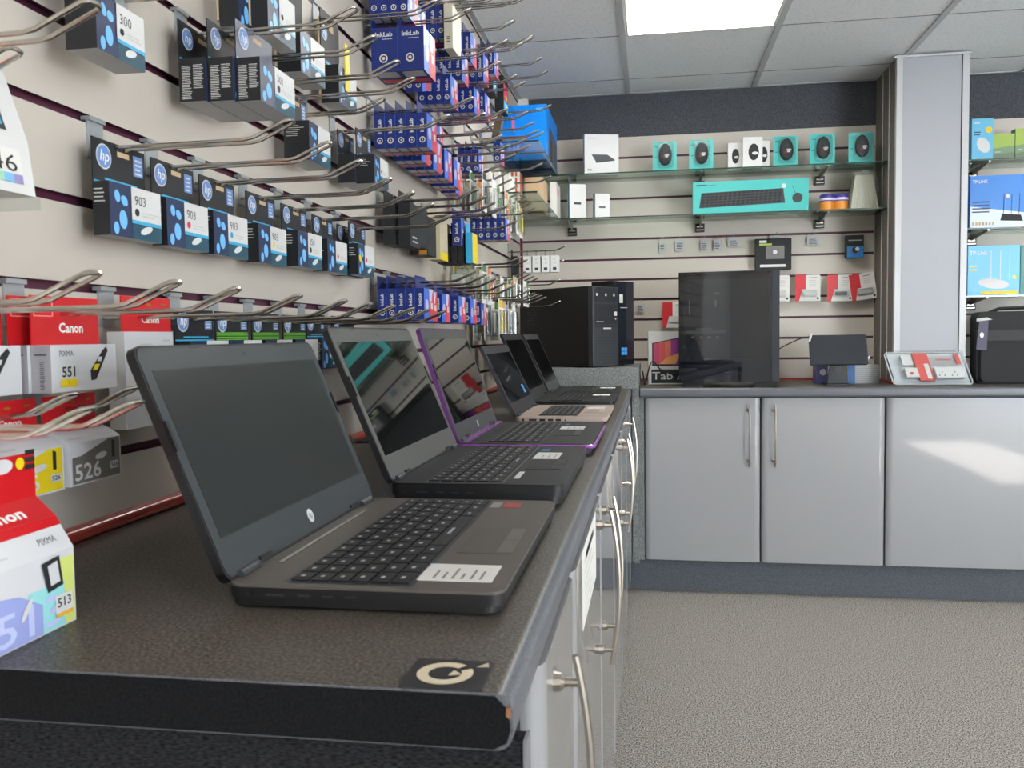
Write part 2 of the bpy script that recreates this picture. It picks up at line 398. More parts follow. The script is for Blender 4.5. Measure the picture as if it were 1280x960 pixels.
tag(mb.build('paper_notice'), 'white printed paper sheet stuck on the second grey door under the left worktop', 'notice')
def back_cabinet(x0, x1, hx, lab):
    t = thing('base_cabinet', lab, 'cabinet', group='cabinets under the back worktop')
    mb = MB(); mb.box(x0+.001, x1-.001, 3.842, D-.001, .1512, ZC-.041, M_carc); mb.build('body', t)
    mb = MB(); mb.prism(door_profile(x0+.0015, x1-.0015, 3.821, 3.841), 'z', .153, ZC-.045, M_door); d = mb.build('door', t, smooth='door')
    if hx: bow_handle(d, (hx, 3.821), (0, -1, 0), 0, .567, .832)
back_cabinet(.622, 1.112, 1.062, 'left grey gloss cabinet under the back worktop, handle at its right edge')
back_cabinet(1.114, 1.616, 1.168, 'middle grey gloss cabinet under the back worktop, handle at its left edge')
back_cabinet(1.618, 2.42, None, 'wide shiny grey cabinet under the back worktop below the column')

# ---- round logo sticker on the counter
mb = MB(); mb.bevbox(-.028, .028, -.026, .026, 0, .0012, mat('sticker_black', (40, 40, 40), .35), .003, 3, 'z')
F = Face(mb, (0, 0, .0012), (1, 0, 0), (0, 1, 0)); M_cream = mat('sticker_cream', (214, 200, 172), .6)
F.ring(-.002, 0, .0115, .0195, M_cream, 1, 26, math.radians(52), math.radians(52+338))
F.poly([(.001, -.004), (.010, -.001), (.003, .006)], M_cream); F.poly([(.017, .013), (.026, .014), (.024, .022)], M_cream)
tag(mb.build('logo_sticker', loc=(.520, .571, ZC), rz=.0), 'small black square sticker with a cream ring logo near the worktop end', 'sticker')

# ================================================================ laptops
def laptop(nm, x0, y0, D_, S, tilt, w, th, label, body, lid, bezel, key, disp_rough, style):
    """hinge centre x0,y0; base runs D_ towards +x; screen height S leaning back by tilt"""
    t = thing('laptop', label, 'laptop', (x0, y0, ZC), group=None)
    Mb = mat(nm+'_body', body, .42, spec=.4); Ml = mat(nm+'_lid', lid, .4); Mz = mat(nm+'_bezel', bezel, .38); Mk = mat('laptop_key', (22, 22, 24), .5)
    Md = mat('screen_'+nm, (8, 9, 10) if nm != 'L1' else (20, 24, 25), disp_rough, spec=.7 if disp_rough < .1 else .5)
    Msb = mat(nm+'_under', (22, 22, 24), .5)
    foot = .003
    mb = MB(); mb.prism(rrect(-.006, D_, -w/2, w/2, .014, 4), 'z', th-.0025, th, Mb); mb.prism(rrect(-.006, D_-.0004, -w/2+.0004, w/2-.0004, .014, 4), 'z', th*.45, th-.0025, Msb if style != 'L4' else Mb)
    mb.prism(rrect(-.004, D_-.004, -w/2+.003, w/2-.003, .014, 4), 'z', foot, th*.45, Msb)
    F = Face(mb, (0, -w/2, 0), (1, 0, 0), (0, 0, 1))           # ports on the near side
    mb.build('base', t, smooth='door')
    mb = MB(); F = Face(mb, (0, -w/2, 0), (1, 0, 0), (0, 0, 1))
    for a, b in ((.012, .018), (.03, .05), (.058, .073), (.08, .094), (.10, .114)): F.rect(a, b, th*.50, th*.50+.0055, M_black, 1); F.rect(a+.002, b-.002, th*.5+.002, th*.5+.0035, M_dgrey, 2)
    F.disc(.125, th*.6, .002, M_black, 1); mb.build('side_ports', t)
    for yy in (-w/2+.03, w/2-.03):
        for xx in (.02, D_-.03): mb = MB(); mb.tube([(xx, yy, 0), (xx, yy, foot)], .007, M_black, 10); mb.build('rubber_foot', t)
    k0, k1, ym = key                                          # depth range and side margin of the keys
    mb = MB(); mb.box(k0-.003, k1+.003, -w/2+ym-.003, w/2-ym+.003, th, th+.0004, Mz if style != 'L4' else M_blackm)
    rows = 6; rh = (k1-k0)/rows; kw = w-2*ym; keyg = .0022
    for r in range(rows):
        xa = k0+rh*r; nk = [15, 15, 14, 13, 12, 9][r] ; st = kw/nk; yy = -kw/2
        for c in range(nk):
            wd = st
            if r == 5: wd = [st*.8, st*.8, st*.8, st*.8, st*3.4, st*.8, st*.8, st*.4, st*.4][c]
            # the user sits on the +x side, so the left hand side of the keyboard is the near (-y) side
            mb.box(xa+keyg/2, xa+rh-keyg/2, yy+keyg/2, yy+wd-keyg/2, th+.0004, th+.0022, Mk)
            F = Face(mb, (xa, yy, th+.0022), (0, 1, 0), (-1, 0, 0)); F.rect(wd*.35, wd*.55, -rh*.55, -rh*.35, M_ltxt, 1)
            yy += wd
    mb.build('keyboard', t)
    mb = MB(); p0 = k1+.014; p1 = min(D_-.008, p0+.055); cy = -.02
    mb.prism(rrect(p0, p1, cy-.055, cy+.055, .003, 2), 'z', th, th+.0006, mat(nm+'_touchpad', [max(c-12, 5) for c in body] if style != 'L1' else (84, 78, 72), .45))
    mb.box(p1-.016, p1-.001, cy-.052, cy-.0005, th+.0006, th+.0011, mat(nm+'_button', [min(c+10, 255) for c in body], .35)); mb.box(p1-.016, p1-.001, cy+.0005, cy+.052, th+.0006, th+.0011, MATS[nm+'_button'])
    mb.build('touchpad', t)
    # hinge bar
    for s in (-1, 1): mb = MB(); mb.tube([(-.002, s*(w/2-.055), th+.002), (-.002, s*(w/2-.02), th+.002)], .0045, M_dgrey, 10); mb.build('hinge', t, smooth=True)
    # lid in its own tilted frame: local a = width (y), b = up the screen
    sd = Vector((-math.sin(tilt), 0, math.cos(tilt))); nn = Vector((math.cos(tilt), 0, math.sin(tilt)))
    M = Matrix((nn, Vector((0, 1, 0)), sd)).transposed().to_4x4(); M.translation = Vector((-.002, 0, th))
    mb = MB(M); mb.prism(rrect(-w/2, w/2, .0, S, .012, 4), 'x', -.009, -.0006, Ml); lidp = mb.build('lid', t, smooth='door')
    mb = MB(M); bz = .016; bt = .024; bb = .038
    mb.prism(rrect(-w/2+.0025, w/2-.0025, .003, S-.0025, .010, 4), 'x', -.0006, 0, Mz); mb.build('bezel', lidp, smooth='door')
    mb = MB(M); mb.box(0, .0003, -w/2+bz, w/2-bz, bb, S-bt, Md); mb.build('display', lidp)
    mb = MB(M); F = Face(mb, (.0002, 0, 0), (0, 1, 0), (0, 0, 1))
    F.disc(0, S-bt/2, .0022, M_black, 1)
    mb.build('webcam', lidp)
    for q in (-.245, .245): mb = MB(M); F = Face(mb, (.0002, 0, 0), (0, 1, 0), (0, 0, 1)); F.rect(w*q-w*.025, w*q+w*.025, S-.004, S-.001, M_black, 1); mb.build('top_bumper', lidp)
    if style in ('L1', 'L3'):
        mb = MB(M); F = Face(mb, (.0002, 0, 0), (0, 1, 0), (0, 0, 1)); Mo = mat('logo_silver', (205, 205, 205), .4)
        F.disc(0, bb*.5, .0075, Mo, 1, 24); F.text('hp', -.0045, bb*.5-.0025, .0062, Mz, 2, slant=.2); mb.build('logo_badge', lidp)
    for a in (-.5, .5): mb = MB(M); mb.box(-.0005, .0018, a*w*.62-.012, a*w*.62+.012, bb*.1, bb*.1+.004, M_black); mb.build('lower_bumper', lidp)
    for s in (-1, 1): mb = MB(M); mb.box(-.001, .0015, s*(w/2-.004)-.002, s*(w/2-.004)+.002, S*.55, S*.68, M_black); mb.build('side_bumper', lidp)
    return t, lidp, M
t1, l1, _ = laptop('L1', .301, .892, .237, .221, .386, .400, .022, 'nearest laptop, open, dark grey brown with matte black screen and white paper label', (88, 82, 76), (14, 14, 15), (50, 54, 57), (.048, .155, .012), .34, 'L1')
M_ink = mat('label_ink', (130, 128, 124), .6)
def sticker(parent, a0, a1, b0, b1, z, m, nm='sticker', txt=None, lines=0):
    mb = MB(); mb.box(a0, a1, b0, b1, z, z+.0005, m)
    F = Face(mb, (a0, b1, z+.0005), (0, -1, 0), (1, 0, 0)); F = Face(mb, (a1, b0, z+.0005), (0, 1, 0), (-1, 0, 0))
    h = a1-a0; w = b1-b0
    for i in range(lines): F.rect(w*.1, w*(.75-.5*random.random()), h*(.15+.75*i/lines), h*(.15+.75*i/lines)+h*.035, M_ink, 1)
    if txt: F.text(txt, w*.08, h*.25, h*.5, M_white, 1)
    mb.build(nm, parent)
sticker(t1, .156, .222, -.172, -.118, .022, M_paper, 'paper_label', lines=6)
sticker(t1, .160, .172, .150, .180, .022, mat('badge_grey', (150, 148, 145), .4), 'spec_badge', lines=2)
sticker(t1, .176, .196, .150, .180, .022, mat('badge_red', (170, 60, 45), .4), 'spec_badge', lines=2)
mb = MB(); mb.box(.012, .016, -.13, .11, .022, .0232, mat('hinge_shine', (165, 160, 150), .25, metal=.8)); mb.build('vent_strip', t1)
t2, l2, _ = laptop('L2', .304, 1.371, .236, .236, .398, .417, .030, 'second laptop from the camera, thick glossy black with grey screen surround', (22, 22, 24), (24, 24, 26), (84, 84, 82), (.045, .15, .012), .03, 'L2')
sticker(t2, .160, .202, .04, .115, .030, M_paper, 'paper_label', lines=3); sticker(t2, .162, .176, .13, .16, .030, mat('badge_blue', (70, 110, 150), .3), 'spec_badge')
sticker(t2, .16, .168, -.16, -.10, .030, M_paper, 'stock_label')
t3, l3, _ = laptop('L3', .285, 1.888, .259, .241, .330, .426, .022, 'third laptop from the camera, black keyboard with purple lid edge and base rim', (34, 34, 36), (96, 52, 110), (70, 70, 72), (.05, .155, .02), .03, 'L3')
Mpurple = mat('purple_rim', (140, 74, 158), .25, coat=.5)
mb = MB(); R = rrect(-.008, .261, -.2145, .2145, .015, 4); mb.tube([(a, b, .0165) for a, b in R], .0042, Mpurple, 8, closed=True); mb.build('purple_rim', t3, smooth=True)
mb = MB(); mb.box(-.008, .012, -.205, .205, .0215, .0245, Mpurple); mb.build('hinge_cover', t3)
sticker(t3, .168, .222, .05, .11, .022, M_paper, 'paper_label', lines=3); sticker(t3, .172, .18, .14, .17, .022, MATS['badge_blue'], 'spec_badge')
t4, l4, M4 = laptop('L4', .310, 2.450, .233, .207, .457, .404, .020, 'fourth laptop from the camera, pinkish silver base with a blue badge on its dark screen', (176, 158, 146), (50, 50, 52), (46, 47, 50), (.052, .15, .045), .04, 'L4')
mb = MB(M4); F = Face(mb, (.0006, 0, 0), (0, 1, 0), (0, 0, 1)); Mwb = mat('window_blue', (70, 150, 215), .4)
for i in (0, 1):
    for j in (0, 1): F.rect(.095+.017*i, .110+.017*i, .05+.014*j, .0625+.014*j, Mwb, 1)
mb.build('window_badge', l4)
sticker(t4, .162, .212, .05, .12, .020, M_paper, 'paper_label', lines=2)
t5, l5, _ = laptop('L5', .278, 3.010, .259, .242, .430, .417, .020, 'fifth laptop from the camera, all black with a white label beside the touchpad', (40, 40, 41), (30, 30, 32), (38, 38, 40), (.05, .155, .015), .12, 'L5')
sticker(t5, .172, .232, .05, .11, .020, M_paper, 'paper_label', lines=2)
t6, l6, _ = laptop('L6', .283, 3.424, .251, .240, .419, .402, .020, 'farthest black laptop on the left worktop, just before the carpeted corner block', (36, 36, 37), (30, 30, 32), (62, 64, 66), (.05, .155, .015), .2, 'L6')
sticker(t6, .168, .228, .06, .12, .020, M_paper, 'paper_label', lines=2)
# cables behind the laptops
def cable(pts, r, m, lab, name='cable', cat='cable'):
    P = [Vector(p) for p in pts]; out = []
    for i in range(len(P)-1):
        a, b, c, d = P[max(i-1, 0)], P[i], P[i+1], P[min(i+2, len(P)-1)]
        for k in range(6):
            t = k/6; out.append(.5*((2*b)+(c-a)*t+(2*a-5*b+4*c-d)*t*t+(3*b-a-3*c+d)*t**3))
    out.append(P[-1]); mb = MB(); mb.tube(out, r, m, 7); tag(mb.build(name, smooth=True), lab, cat)
random.seed(3)
for k, (yy, m, lab) in enumerate(((1.12, M_black, 'black coiled charger cable behind the nearest laptop screen'), (1.17, mat('grey_cable', (120, 118, 112), .5), 'grey coiled cable lying by the red strip behind the second laptop'))):
    yk = (0, .20)[k]
    cable([(.09+.035*math.cos(a)+.004*k, yy+yk+.12+.05*math.sin(a), ZC+.005+.0025*i) for i, a in enumerate([j*.8 for j in range(24)])], .003, m, lab)
cable([(.12, 1.52, ZC+.004), (.07, 1.60, ZC+.05), (.05, 1.7, ZC+.02), (.09, 1.85, ZC+.004)], .003, M_black, 'thin black cable looping behind the second laptop screen')

# ================================================================ hooks on the left wall
def hook_mesh(L, _c={}):
    if L in _c: return _c[L]
    mb = MB(); mb.box(0, .0025, -.015, .015, -.045, .0, M_zinc); mb.box(-.006, .006, -.015, .015, -.002, .003, M_zinc)
    pl = mb.mesh('hook_plate')
    mb = MB(); w = .009; r = .0021; pts = []
    A = [(.002, -.035), (L-.055, -.033), (L-.043, -.031), (L-.004, -.014)]
    pts = [(x, -w, z) for x, z in A] + [(L, -w*.75, -.0125), (L+.0015, 0, -.012), (L, w*.75, -.0125)] + [(x, w, z) for x, z in A[::-1]]
    mb.tube(pts, r, M_chrome, 8); wr = mb.mesh('hook_wire', True); _c[L] = (pl, wr); return _c[L]
HK = []
def hook(y, zg, label, L=.25):
    pl, wr = hook_mesh(round(L, 2))
    t = thing('wall_hook', label, 'hook', (0, y, zg+GL), group='twin wire hooks on the left slatted wall')
    link('back_plate', pl, t); link('wire_prong', wr, t)

# ================================================================ cartons
M_hpb = mat('ink_carton_black', (30, 31, 34), .5); M_hpn = mat('ink_carton_navy', (40, 52, 84), .4); M_hpg = mat('ink_carton_slate', (84, 88, 104), .45)
M_sky = mat('print_sky_blue', (110, 180, 235), .4); M_cy = mat('print_cyan', (60, 165, 205), .4); M_logo = mat('logo_blue', (104, 140, 196), .4)
M_grn = mat('print_green', (110, 190, 60), .5); M_yel = mat('print_yellow', (228, 200, 30), .45); M_mag = mat('print_magenta', (205, 50, 90), .45)
M_tealp = mat('print_teal_dark', (40, 84, 100), .45)
CACHE = {}
def hp_carton(name, y0, w, x0, d, z0, zs, zt, label, number='', dot=M_dtxt, slate=False, textside=3, green=False, tagpos=True, group=None, tab=True):
    """ink carton hanging on the left wall: body x0..x0+d, y0..y0+w, z0..zs, tab up to zt"""
    t = thing('ink_carton', label, 'ink carton', (x0, y0, z0), group=group)
    h = zs-z0; Mf = M_hpg if slate else M_hpn
    mb = MB(); mb.box(0, d, 0, w, 0, h, M_hpb, r=Mf, d=M_card_g, u=M_hpb)
    N = Face(mb, (0, 0, 0), (1, 0, 0), (0, 0, 1))
    if textside > 5:
        N.lines(d*.12, d*.5, h*.06, h*.84, 20, M_ltxt, 1, .25, .45); N.lines(d*.55, d*.94, h*.3, h*.86, 14, M_ltxt, 1, .25, .45)
    elif textside: N.lines(d*.08, d*.8, h*.62, h*.92, textside+1, M_ltxt, 1, .4, .3)
    F = Face(mb, (d, 0, 0), (0, 1, 0), (0, 0, 1))
    for a, b, ra, rb, q in ((.07, .1, .05, .12, 0), (.2, .28, .075, .18, .1), (.10, .70, .05, .12, .3), (.23, .64, .07, .09, -.6)):
        F.disc(w*a+.004, h*b+.003, w*ra, M_sky, 1, 14, h*rb, q)
    F.rect(w*.42, w, 0, h*.28, M_tealp, 1)
    for i in range(9): F.poly([(w*(.44+.06*i), h*.04), (w*(.45+.06*i), h*.04), (w*(.48+.06*i), h*.24), (w*(.47+.06*i), h*.24)], M_hpn, 2)
    F.rect(w*.4, w, h*.30, h*.37, M_cy, 2); F.rect(w*.4, w*.995, h*.37, h, M_card_w, 2)
    if number: F.text(number, w*.46, h*.66, h*.19, M_dtxt, 3, bold=-.004)
    F.disc(w*.50, h*.52, w*.045, dot, 3, 14); F.lines(w*.6, w*.92, h*.46, h*.58, 2, M_ltxt, 3)
    F.disc(w*.68, h*.2, w*.13, M_card_w, 3, 12, h*.07, .3); mb.build('carton_body', t)
    if tab:
        mb = MB(); hh = zt-zs; mb.box(0, .0015, 0, w, h, h+hh, M_hpb, r=M_hpg if slate else M_hpb)
        F = Face(mb, (.0015, 0, h), (0, 1, 0), (0, 0, 1)); R = min(.013, hh*.3)
        F.disc(w*.2, hh*.62, R*1.12, M_card_w, 1, 22); F.disc(w*.2, hh*.62, R, M_logo, 2, 22); F.text('hp', w*.2-R*.62, hh*.62-R*.38, R*1.0, M_white, 3, bold=.01, slant=.2)
        if tagpos: F.rect(w*.76, w*.95, hh*.38, hh*.86, M_logo, 1); F.lines(w*.79, w*.93, hh*.42, hh*.84, 4, M_card_w, 2)
        F.rect(w*.45, w*.68, hh*.72, hh*.84, M_kraft, 1)
        if green:
            for i in range(4): F.rect(w*.02, w*.98, hh*(.02+.075*i), hh*(.055+.075*i), M_grn, 2)
        else: F.rect(0, w, 0, hh*.05, M_cy, 2); F.lines(w*.2, w*.85, hh*.10, hh*.16, 1, M_cy, 2, .05, .8)
        mb.build('hanging_tab', t)
    return t
G9 = 'large-number ink cartons on the middle hook row'
rows = [(.917, '903', M_dtxt, 'black dot', .031), (1.037, '903', M_mag, 'magenta dot', .030), (1.157, '903', M_cy, 'cyan dot', .030), (1.300, '903', M_yel, 'yellow dot', .030)]
for y0, num, dot, nm, xb in rows:
    hp_carton('a', y0, .104, xb, .021, 1.255, 1.316, 1.367, 'black and blue ink carton numbered 903 with a %s' % nm, num, dot, group=G9)
    hook(y0+.052, 1.4, 'wire hook carrying the 903 ink carton with a %s' % nm)
hp_carton('e', 1.432, .110, .03, .030, 1.259, 1.321, 1.367, 'black ink carton numbered 350 with a blue striped tab', '350', M_dtxt, group=G9)
hp_carton('f', 1.571, .105, .03, .030, 1.260, 1.321, 1.367, 'black ink carton, second from the right in the middle row', '', M_mag, group=G9)
hp_carton('g0', 1.728, .104, .02, .020, 1.262, 1.325, 1.369, 'black ink carton hidden behind the one with a yellow spot', '', group=G9)
g = hp_carton('g', 1.728, .104, .045, .020, 1.264, 1.328, 1.373, 'black ink carton with a yellow spot at the right end of the middle row', '', M_mag, group=G9)
mb = MB(); F = Face(mb, (.0204, -.0, 0), (0, 1, 0), (0, 0, 1)); F.disc(.012, .035, .008, M_yel, 1, 14); mb.build('yellow_spot', g)
hook(1.487, 1.4, 'wire hook carrying the 350 ink carton with the striped tab'); hook(1.623, 1.4, 'wire hook carrying the second carton from the right in the middle row'); hook(1.78, 1.4, 'wire hook carrying the carton with a yellow spot')
# 301 stack
for i, (x0, d, y0) in enumerate(((.028, .038, 1.118), (.067, .036, 1.123), (.104, .035, 1.130))):
    hp_carton('s', y0, .115, x0, d, 1.456, 1.514, 1.567, ('rear', 'middle', 'front')[i]+' carton of the three-deep ink stack, its side densely printed' + (', numbered 301' if i == 2 else ''), '301' if i == 2 else '', M_dgrey, slate=(i == 2), textside=8, tagpos=False, group='three ink cartons hung one behind another')
hook(1.175, 1.6, 'wire hook through the three densely printed ink cartons', .26)
hp_carton('300', .854, .088, .05, .036, 1.441, 1.50, 1.562, 'slanting black ink carton numbered 300 at the upper left of the wall', '300', M_dtxt, textside=0)
hook(.90, 1.6, 'wire hook carrying the carton numbered 300', .12)
hp_carton('351h', 1.455, .10, .03, .046, 1.443, 1.51, 1.567, 'black ink carton with a cream label, left of the two narrow black ones', '', M_mag, textside=5, group=None)
hook(1.505, 1.6, 'wire hook carrying the carton with the cream label')
hp_carton('A', 1.718, .095, .03, .036, 1.449, 1.507, 1.558, 'rear of the two narrow black ink cartons left of the blue boxes', '', textside=0); hp_carton('B', 1.723, .095, .067, .038, 1.447, 1.505, 1.560, 'front of the two narrow black ink cartons, with a white label', '', textside=4)
hook(1.768, 1.6, 'wire hook carrying the two narrow black ink cartons')
hook(1.03, 1.6, 'empty wire hook above the 903 carton with a magenta dot'); hook(1.29, 1.6, 'empty wire hook right of the three-deep ink stack'); hook(1.41, 1.6, 'empty wire hook second to the right of the three-deep ink stack'); hook(1.62, 1.6, 'short empty wire hook before the narrow black cartons', .16)
TOPG = 'tall ink cartons in the top hook row'
for y0, x0, d, w, lab in ((1.215, .04, .03, .10, 'ink carton seen from below at the top edge, left one of the pair'), (1.245, .075, .026, .10, 'ink carton seen from below at the top edge, right one of the pair'), (1.437, .03, .042, .11, 'tall ink carton with kraft back hanging above the cream-labelled one'), (1.637, .03, .036, .10, 'tall ink carton with a yellow printed strip in the top row')):
    t = hp_carton('T', y0, w, x0, d, 1.588, 1.66, 1.77, lab, '', textside=0, tagpos=False, group=TOPG)
    mb = MB(); mb.box(-.004, -.001, 0, w, .01, .165, M_kraft); mb.build('kraft_back', t)
    if 'yellow' in lab: mb = MB(); mb.box(.037, .039, .03, .055, .03, .12, M_yel); mb.build('yellow_strip', t)
for y, s in ((1.27, 'the top pair of cartons seen from below'), (1.49, 'the tall carton with kraft back'), (1.69, 'the carton with a yellow strip')): hook(y, 1.8, 'wire hook carrying '+s)
# green striped row behind the nearest laptop
for i, (y0, w, gr, lab) in enumerate(((1.080, .104, 0, 'plain black ink carton behind the nearest laptop screen, left of the green ones'), (1.190, .104, 1, 'black ink carton with green stripes, leftmost above the nearest laptop'), (1.307, .104, 1, 'black ink carton in cloudy wrap between two green striped cartons'), (1.426, .10, 1, 'black ink carton with green stripes, rightmost above the nearest laptop'))):
    hp_carton('G', y0, w, .03, .024, 1.075, 1.133, 1.176, lab, '', green=bool(gr), group='ink cartons on the low hook row behind the laptops'); hook(y0+w/2, 1.2, 'hook behind the nearest laptop screen, '+ORD[i]+' from the left')
hp_carton('b1', 1.531, .09, .03, .03, 1.078, 1.137, 1.179, 'plain black ink carton with small print left of the cyan edged one', '', textside=8); hp_carton('b2', 1.66, .13, .03, .03, 1.078, 1.14, 1.179, 'wide black ink carton with cyan edge above the second laptop', '', textside=8, tagpos=False)
hook(1.58, 1.2, 'wire hook carrying the plain black carton with small print'); hook(1.70, 1.2, 'wire hook carrying the wide cyan edged carton')
for y, s in ((.596, 'nearest the camera'), (.709, 'second from the camera')): hook(y, 1.2, 'empty wire hook on the row above the red cartons, '+s)
hook(.978, 1.2, 'wire hook above the tall red and white pack')
hook(.583, 1.1, 'empty low wire hook nearest the camera over the yellow carton'); hook(.645, 1.1, 'low wire hook carrying the yellow and white carton'); hook(.608, 1.4, 'empty wire hook crossing the carton numbered 300')

# ---- red / white cartons (near, left)
M_cred = mat('carton_red', (198, 30, 36), .35); M_cwh = mat('carton_cool_white', (204, 204, 206), .4); M_cgr = mat('carton_side_grey', (150, 148, 152), .5)
def red_tab(t, w, h, hh, name='Canon', square=True, txt=True, x=0.0):
    mb = MB(); mb.box(x, x+.0015, 0, w, h, h+hh, M_cred); F = Face(mb, (x+.0015, 0, h), (0, 1, 0), (0, 0, 1))
    if square:
        for r in ((.03, .30, .93, .95), (.03, .30, .58, .60), (.03, .045, .58, .95), (.285, .30, .58, .95)): F.rect(w*r[0], w*r[1], hh*r[2], hh*r[3], mat('print_pink', (240, 150, 140), .5), 1)
        F.lines(w*.06, w*.27, hh*.72, hh*.78, 1, MATS['print_pink'], 1, 0, 1)
    if txt: F.text(name, w*.38, hh*.26, hh*.20, M_white, 1, width=w*.36, bold=.025)
    F.rect(w*.48, w*.58, hh*.76, hh*.82, mat('hole_gold', (150, 110, 40), .5), 1); F.rect(w*.80, w*.90, hh*.78, hh*.84, MATS['hole_gold'], 1)
    mb.build('hanging_tab', t)
def pix551(x0, y0, lab, full):
    w, d, h, hh = .105, .021, .047, .049
    t = thing('ink_carton', lab, 'ink carton', (x0, y0, 1.084), group='red topped ink cartons numbered 551')
    mb = MB(); mb.box(0, d, 0, w, 0, h, M_cwh, f=M_cgr)
    N = Face(mb, (0, 0, 0), (1, 0, 0), (0, 0, 1)); N.lines(d*.42, d*.68, h*.08, h*.68, 14, M_dgrey, 1, .3, .4); N.lines(d*.15, d*.8, h*.78, h*.84, 1, M_dgrey, 1, 0, .5)
    F = Face(mb, (d, 0, 0), (0, 1, 0), (0, 0, 1))
    F.text('PIXMA', w*.12, h*.76, h*.12, M_dgrey, 1, width=w*.2)
    F.rect(w*.12, w*.36, h*.10, h*.60, M_card_w, 1); F.rect(w*.12, w*.36, h*.10, h*.27, M_yel, 2); F.text('551', w*.145, h*.32, h*.22, M_dtxt, 2, width=w*.19, bold=.02)
    F.text('Y', w*.225, h*.15, h*.07, M_dtxt, 3)
    F.poly([(w*.58, h*.2), (w*.66, h*.22), (w*.86, h*.86), (w*.83, h*.95), (w*.76, h*.84), (w*.57, h*.42)], M_dtxt, 1)
    F.poly([(w*.60, h*.42), (w*.68, h*.44), (w*.72, h*.56), (w*.64, h*.56)], M_yel, 2); F.poly([(w*.68, h*.62), (w*.74, h*.62), (w*.76, h*.72), (w*.70, h*.72)], M_card_w, 2)
    F.disc(w*.88, h*.42, w*.1, M_card_w, 2, 12, h*.11, .1); mb.build('carton_body', t)
    red_tab(t, w, h, hh)
pix551(.060, .769, 'red topped white ink carton numbered 551, front of the row', 1); pix551(.038, .765, 'red topped ink carton directly behind the front 551 carton', 1)
pix551(.035, .655, 'red topped white ink carton cut off at the left edge of the photo', 1)
hook(.822, 1.2, 'wire hook carrying the two 551 ink cartons'); 
def slant_carton(name, x0, y0, w, d, z0, zs, zt, lab, face, num, big, shoulder=.35, group=None, tabtxt=True, rz=0):
    """carton whose front leans back to its red tab"""
    t = thing('ink_carton', lab, 'ink carton', (x0, y0, z0), rz, group)
    h = zs-z0; sh = h*(1-shoulder)
    mb = MB(); pr = [(0, 0), (d, 0), (d, sh), (d*.55, sh+(h-sh)*.62), (.0015, h), (0, h)]
    mb.prism(pr, 'y', 0, w, M_cwh); F = Face(mb, (d, 0, 0), (0, 1, 0), (0, 0, 1))
    face(F, w, sh, num, big)
    G = Face(mb, (d, 0, sh), (0, 1, 0), (d*.55-d, 0, (h-sh)*.62)); g = math.hypot(d*.45, (h-sh)*.62)
    G2 = Face(mb, (d*.55, 0, sh+(h-sh)*.62), (0, 1, 0), (.0015-d*.55, 0, (h-sh)*.38)); g2 = math.hypot(d*.55, (h-sh)*.38)
    if big == 2: G2.rect(0, w, 0, g2, M_cred, 1); G2.text('Canon', w*.20, g2*.22, .0105, M_white, 2, width=w*.52, bold=.03); G.rect(0, w, g*.72, g, M_cred, 1); G.text('PIXMA', w*.66, g*.3, g*.2, M_dgrey, 1, width=w*.2); G.lines(w*.06, w*.4, g*.25, g*.4, 1, M_ltxt, 1)
    else: G.rect(w*.06, w*.3, g*.3, g*.5, M_ltxt, 1)
    mb.build('carton_body', t)
    red_tab(t, w, h, zt-zs, square=False, txt=tabtxt)
    return t
def f526(col):
    def f(F, w, h, num, big):
        F.poly([(w*.03, h*.04), (w*.97, h*.04), (w*.97, h*.98), (w*.75, h*.98), (w*.45, h*.82), (w*.2, h*.68), (w*.03, h*.66)], col, 1)
        F.text(num, w*.07, h*.12, h*.38, M_card_w, 2, width=w*.50, bold=.015)
        F.rect(w*.76, w*.93, h*.22, h*.40, M_card_w, 2); F.text(num, w*.775, h*.27, h*.1, M_dtxt, 3, width=w*.14, bold=.02)
        F.poly([(w*.80, h*.5), (w*.86, h*.5), (w*.86, h*.9), (w*.80, h*.94)], M_dtxt, 2); F.disc(w*.58, h*.60, w*.12, M_card_w, 2, 14, h*.08, .15)
    return f
slant_carton('526g', .045, .800, .085, .030, .986, 1.044, 1.078, 'grey and white ink carton numbered 526 with a red tab', f526(mat('print_taupe', (112, 106, 98), .45)), '526', 1, .24, group='red topped ink cartons numbered 526')
slant_carton('526y', .045, .705, .085, .030, .986, 1.044, 1.078, 'yellow and white ink carton numbered 526 behind the standing 513 carton', f526(M_yel), '526', 1, .24, group='red topped ink cartons numbered 526')
hook(.745, 1.1, 'low wire hook carrying the yellow 526 carton', .12); hook(.845, 1.1, 'low wire hook carrying the grey 526 carton', .12)
def f513(F, w, h, num, big):
    M1 = mat('print_lilac', (150, 160, 214), .4); M2 = mat('print_aqua', (150, 214, 216), .4); M3 = mat('print_lime', (206, 216, 120), .4)
    F.rect(w*.72, w*.985, h*.02, h*.9, M3, 1); F.rect(w*.45, w*.86, h*.02, h*.6, M2, 2); F.poly([(w*.02, h*.02), (w*.6, h*.02), (w*.6, h*.40), (w*.35, h*.62), (w*.02, h*.70)], M1, 3)
    F.text('513', w*.1, h*.08, h*.40, mat('print_pale', (186, 194, 230), .4), 4, width=w*.72, bold=.01)
    F.rect(w*.74, w*.94, h*.18, h*.44, M_card_w, 5); F.text('513', w*.76, h*.28, h*.12, M_dtxt, 6, width=w*.16, bold=.02); F.rect(w*.74, w*.94, h*.15, h*.20, mat('print_orange', (225, 170, 50), .4), 6)
    F.poly([(w*.66, h*.52), (w*.84, h*.56), (w*.80, h*.96), (w*.60, h*.92)], M_dtxt, 5); F.poly([(w*.69, h*.60), (w*.80, h*.62), (w*.77, h*.90), (w*.66, h*.87)], M_cwh, 6)
    F.disc(w*.42, h*.42, w*.1, M_card_w, 5, 14, h*.04, .9)
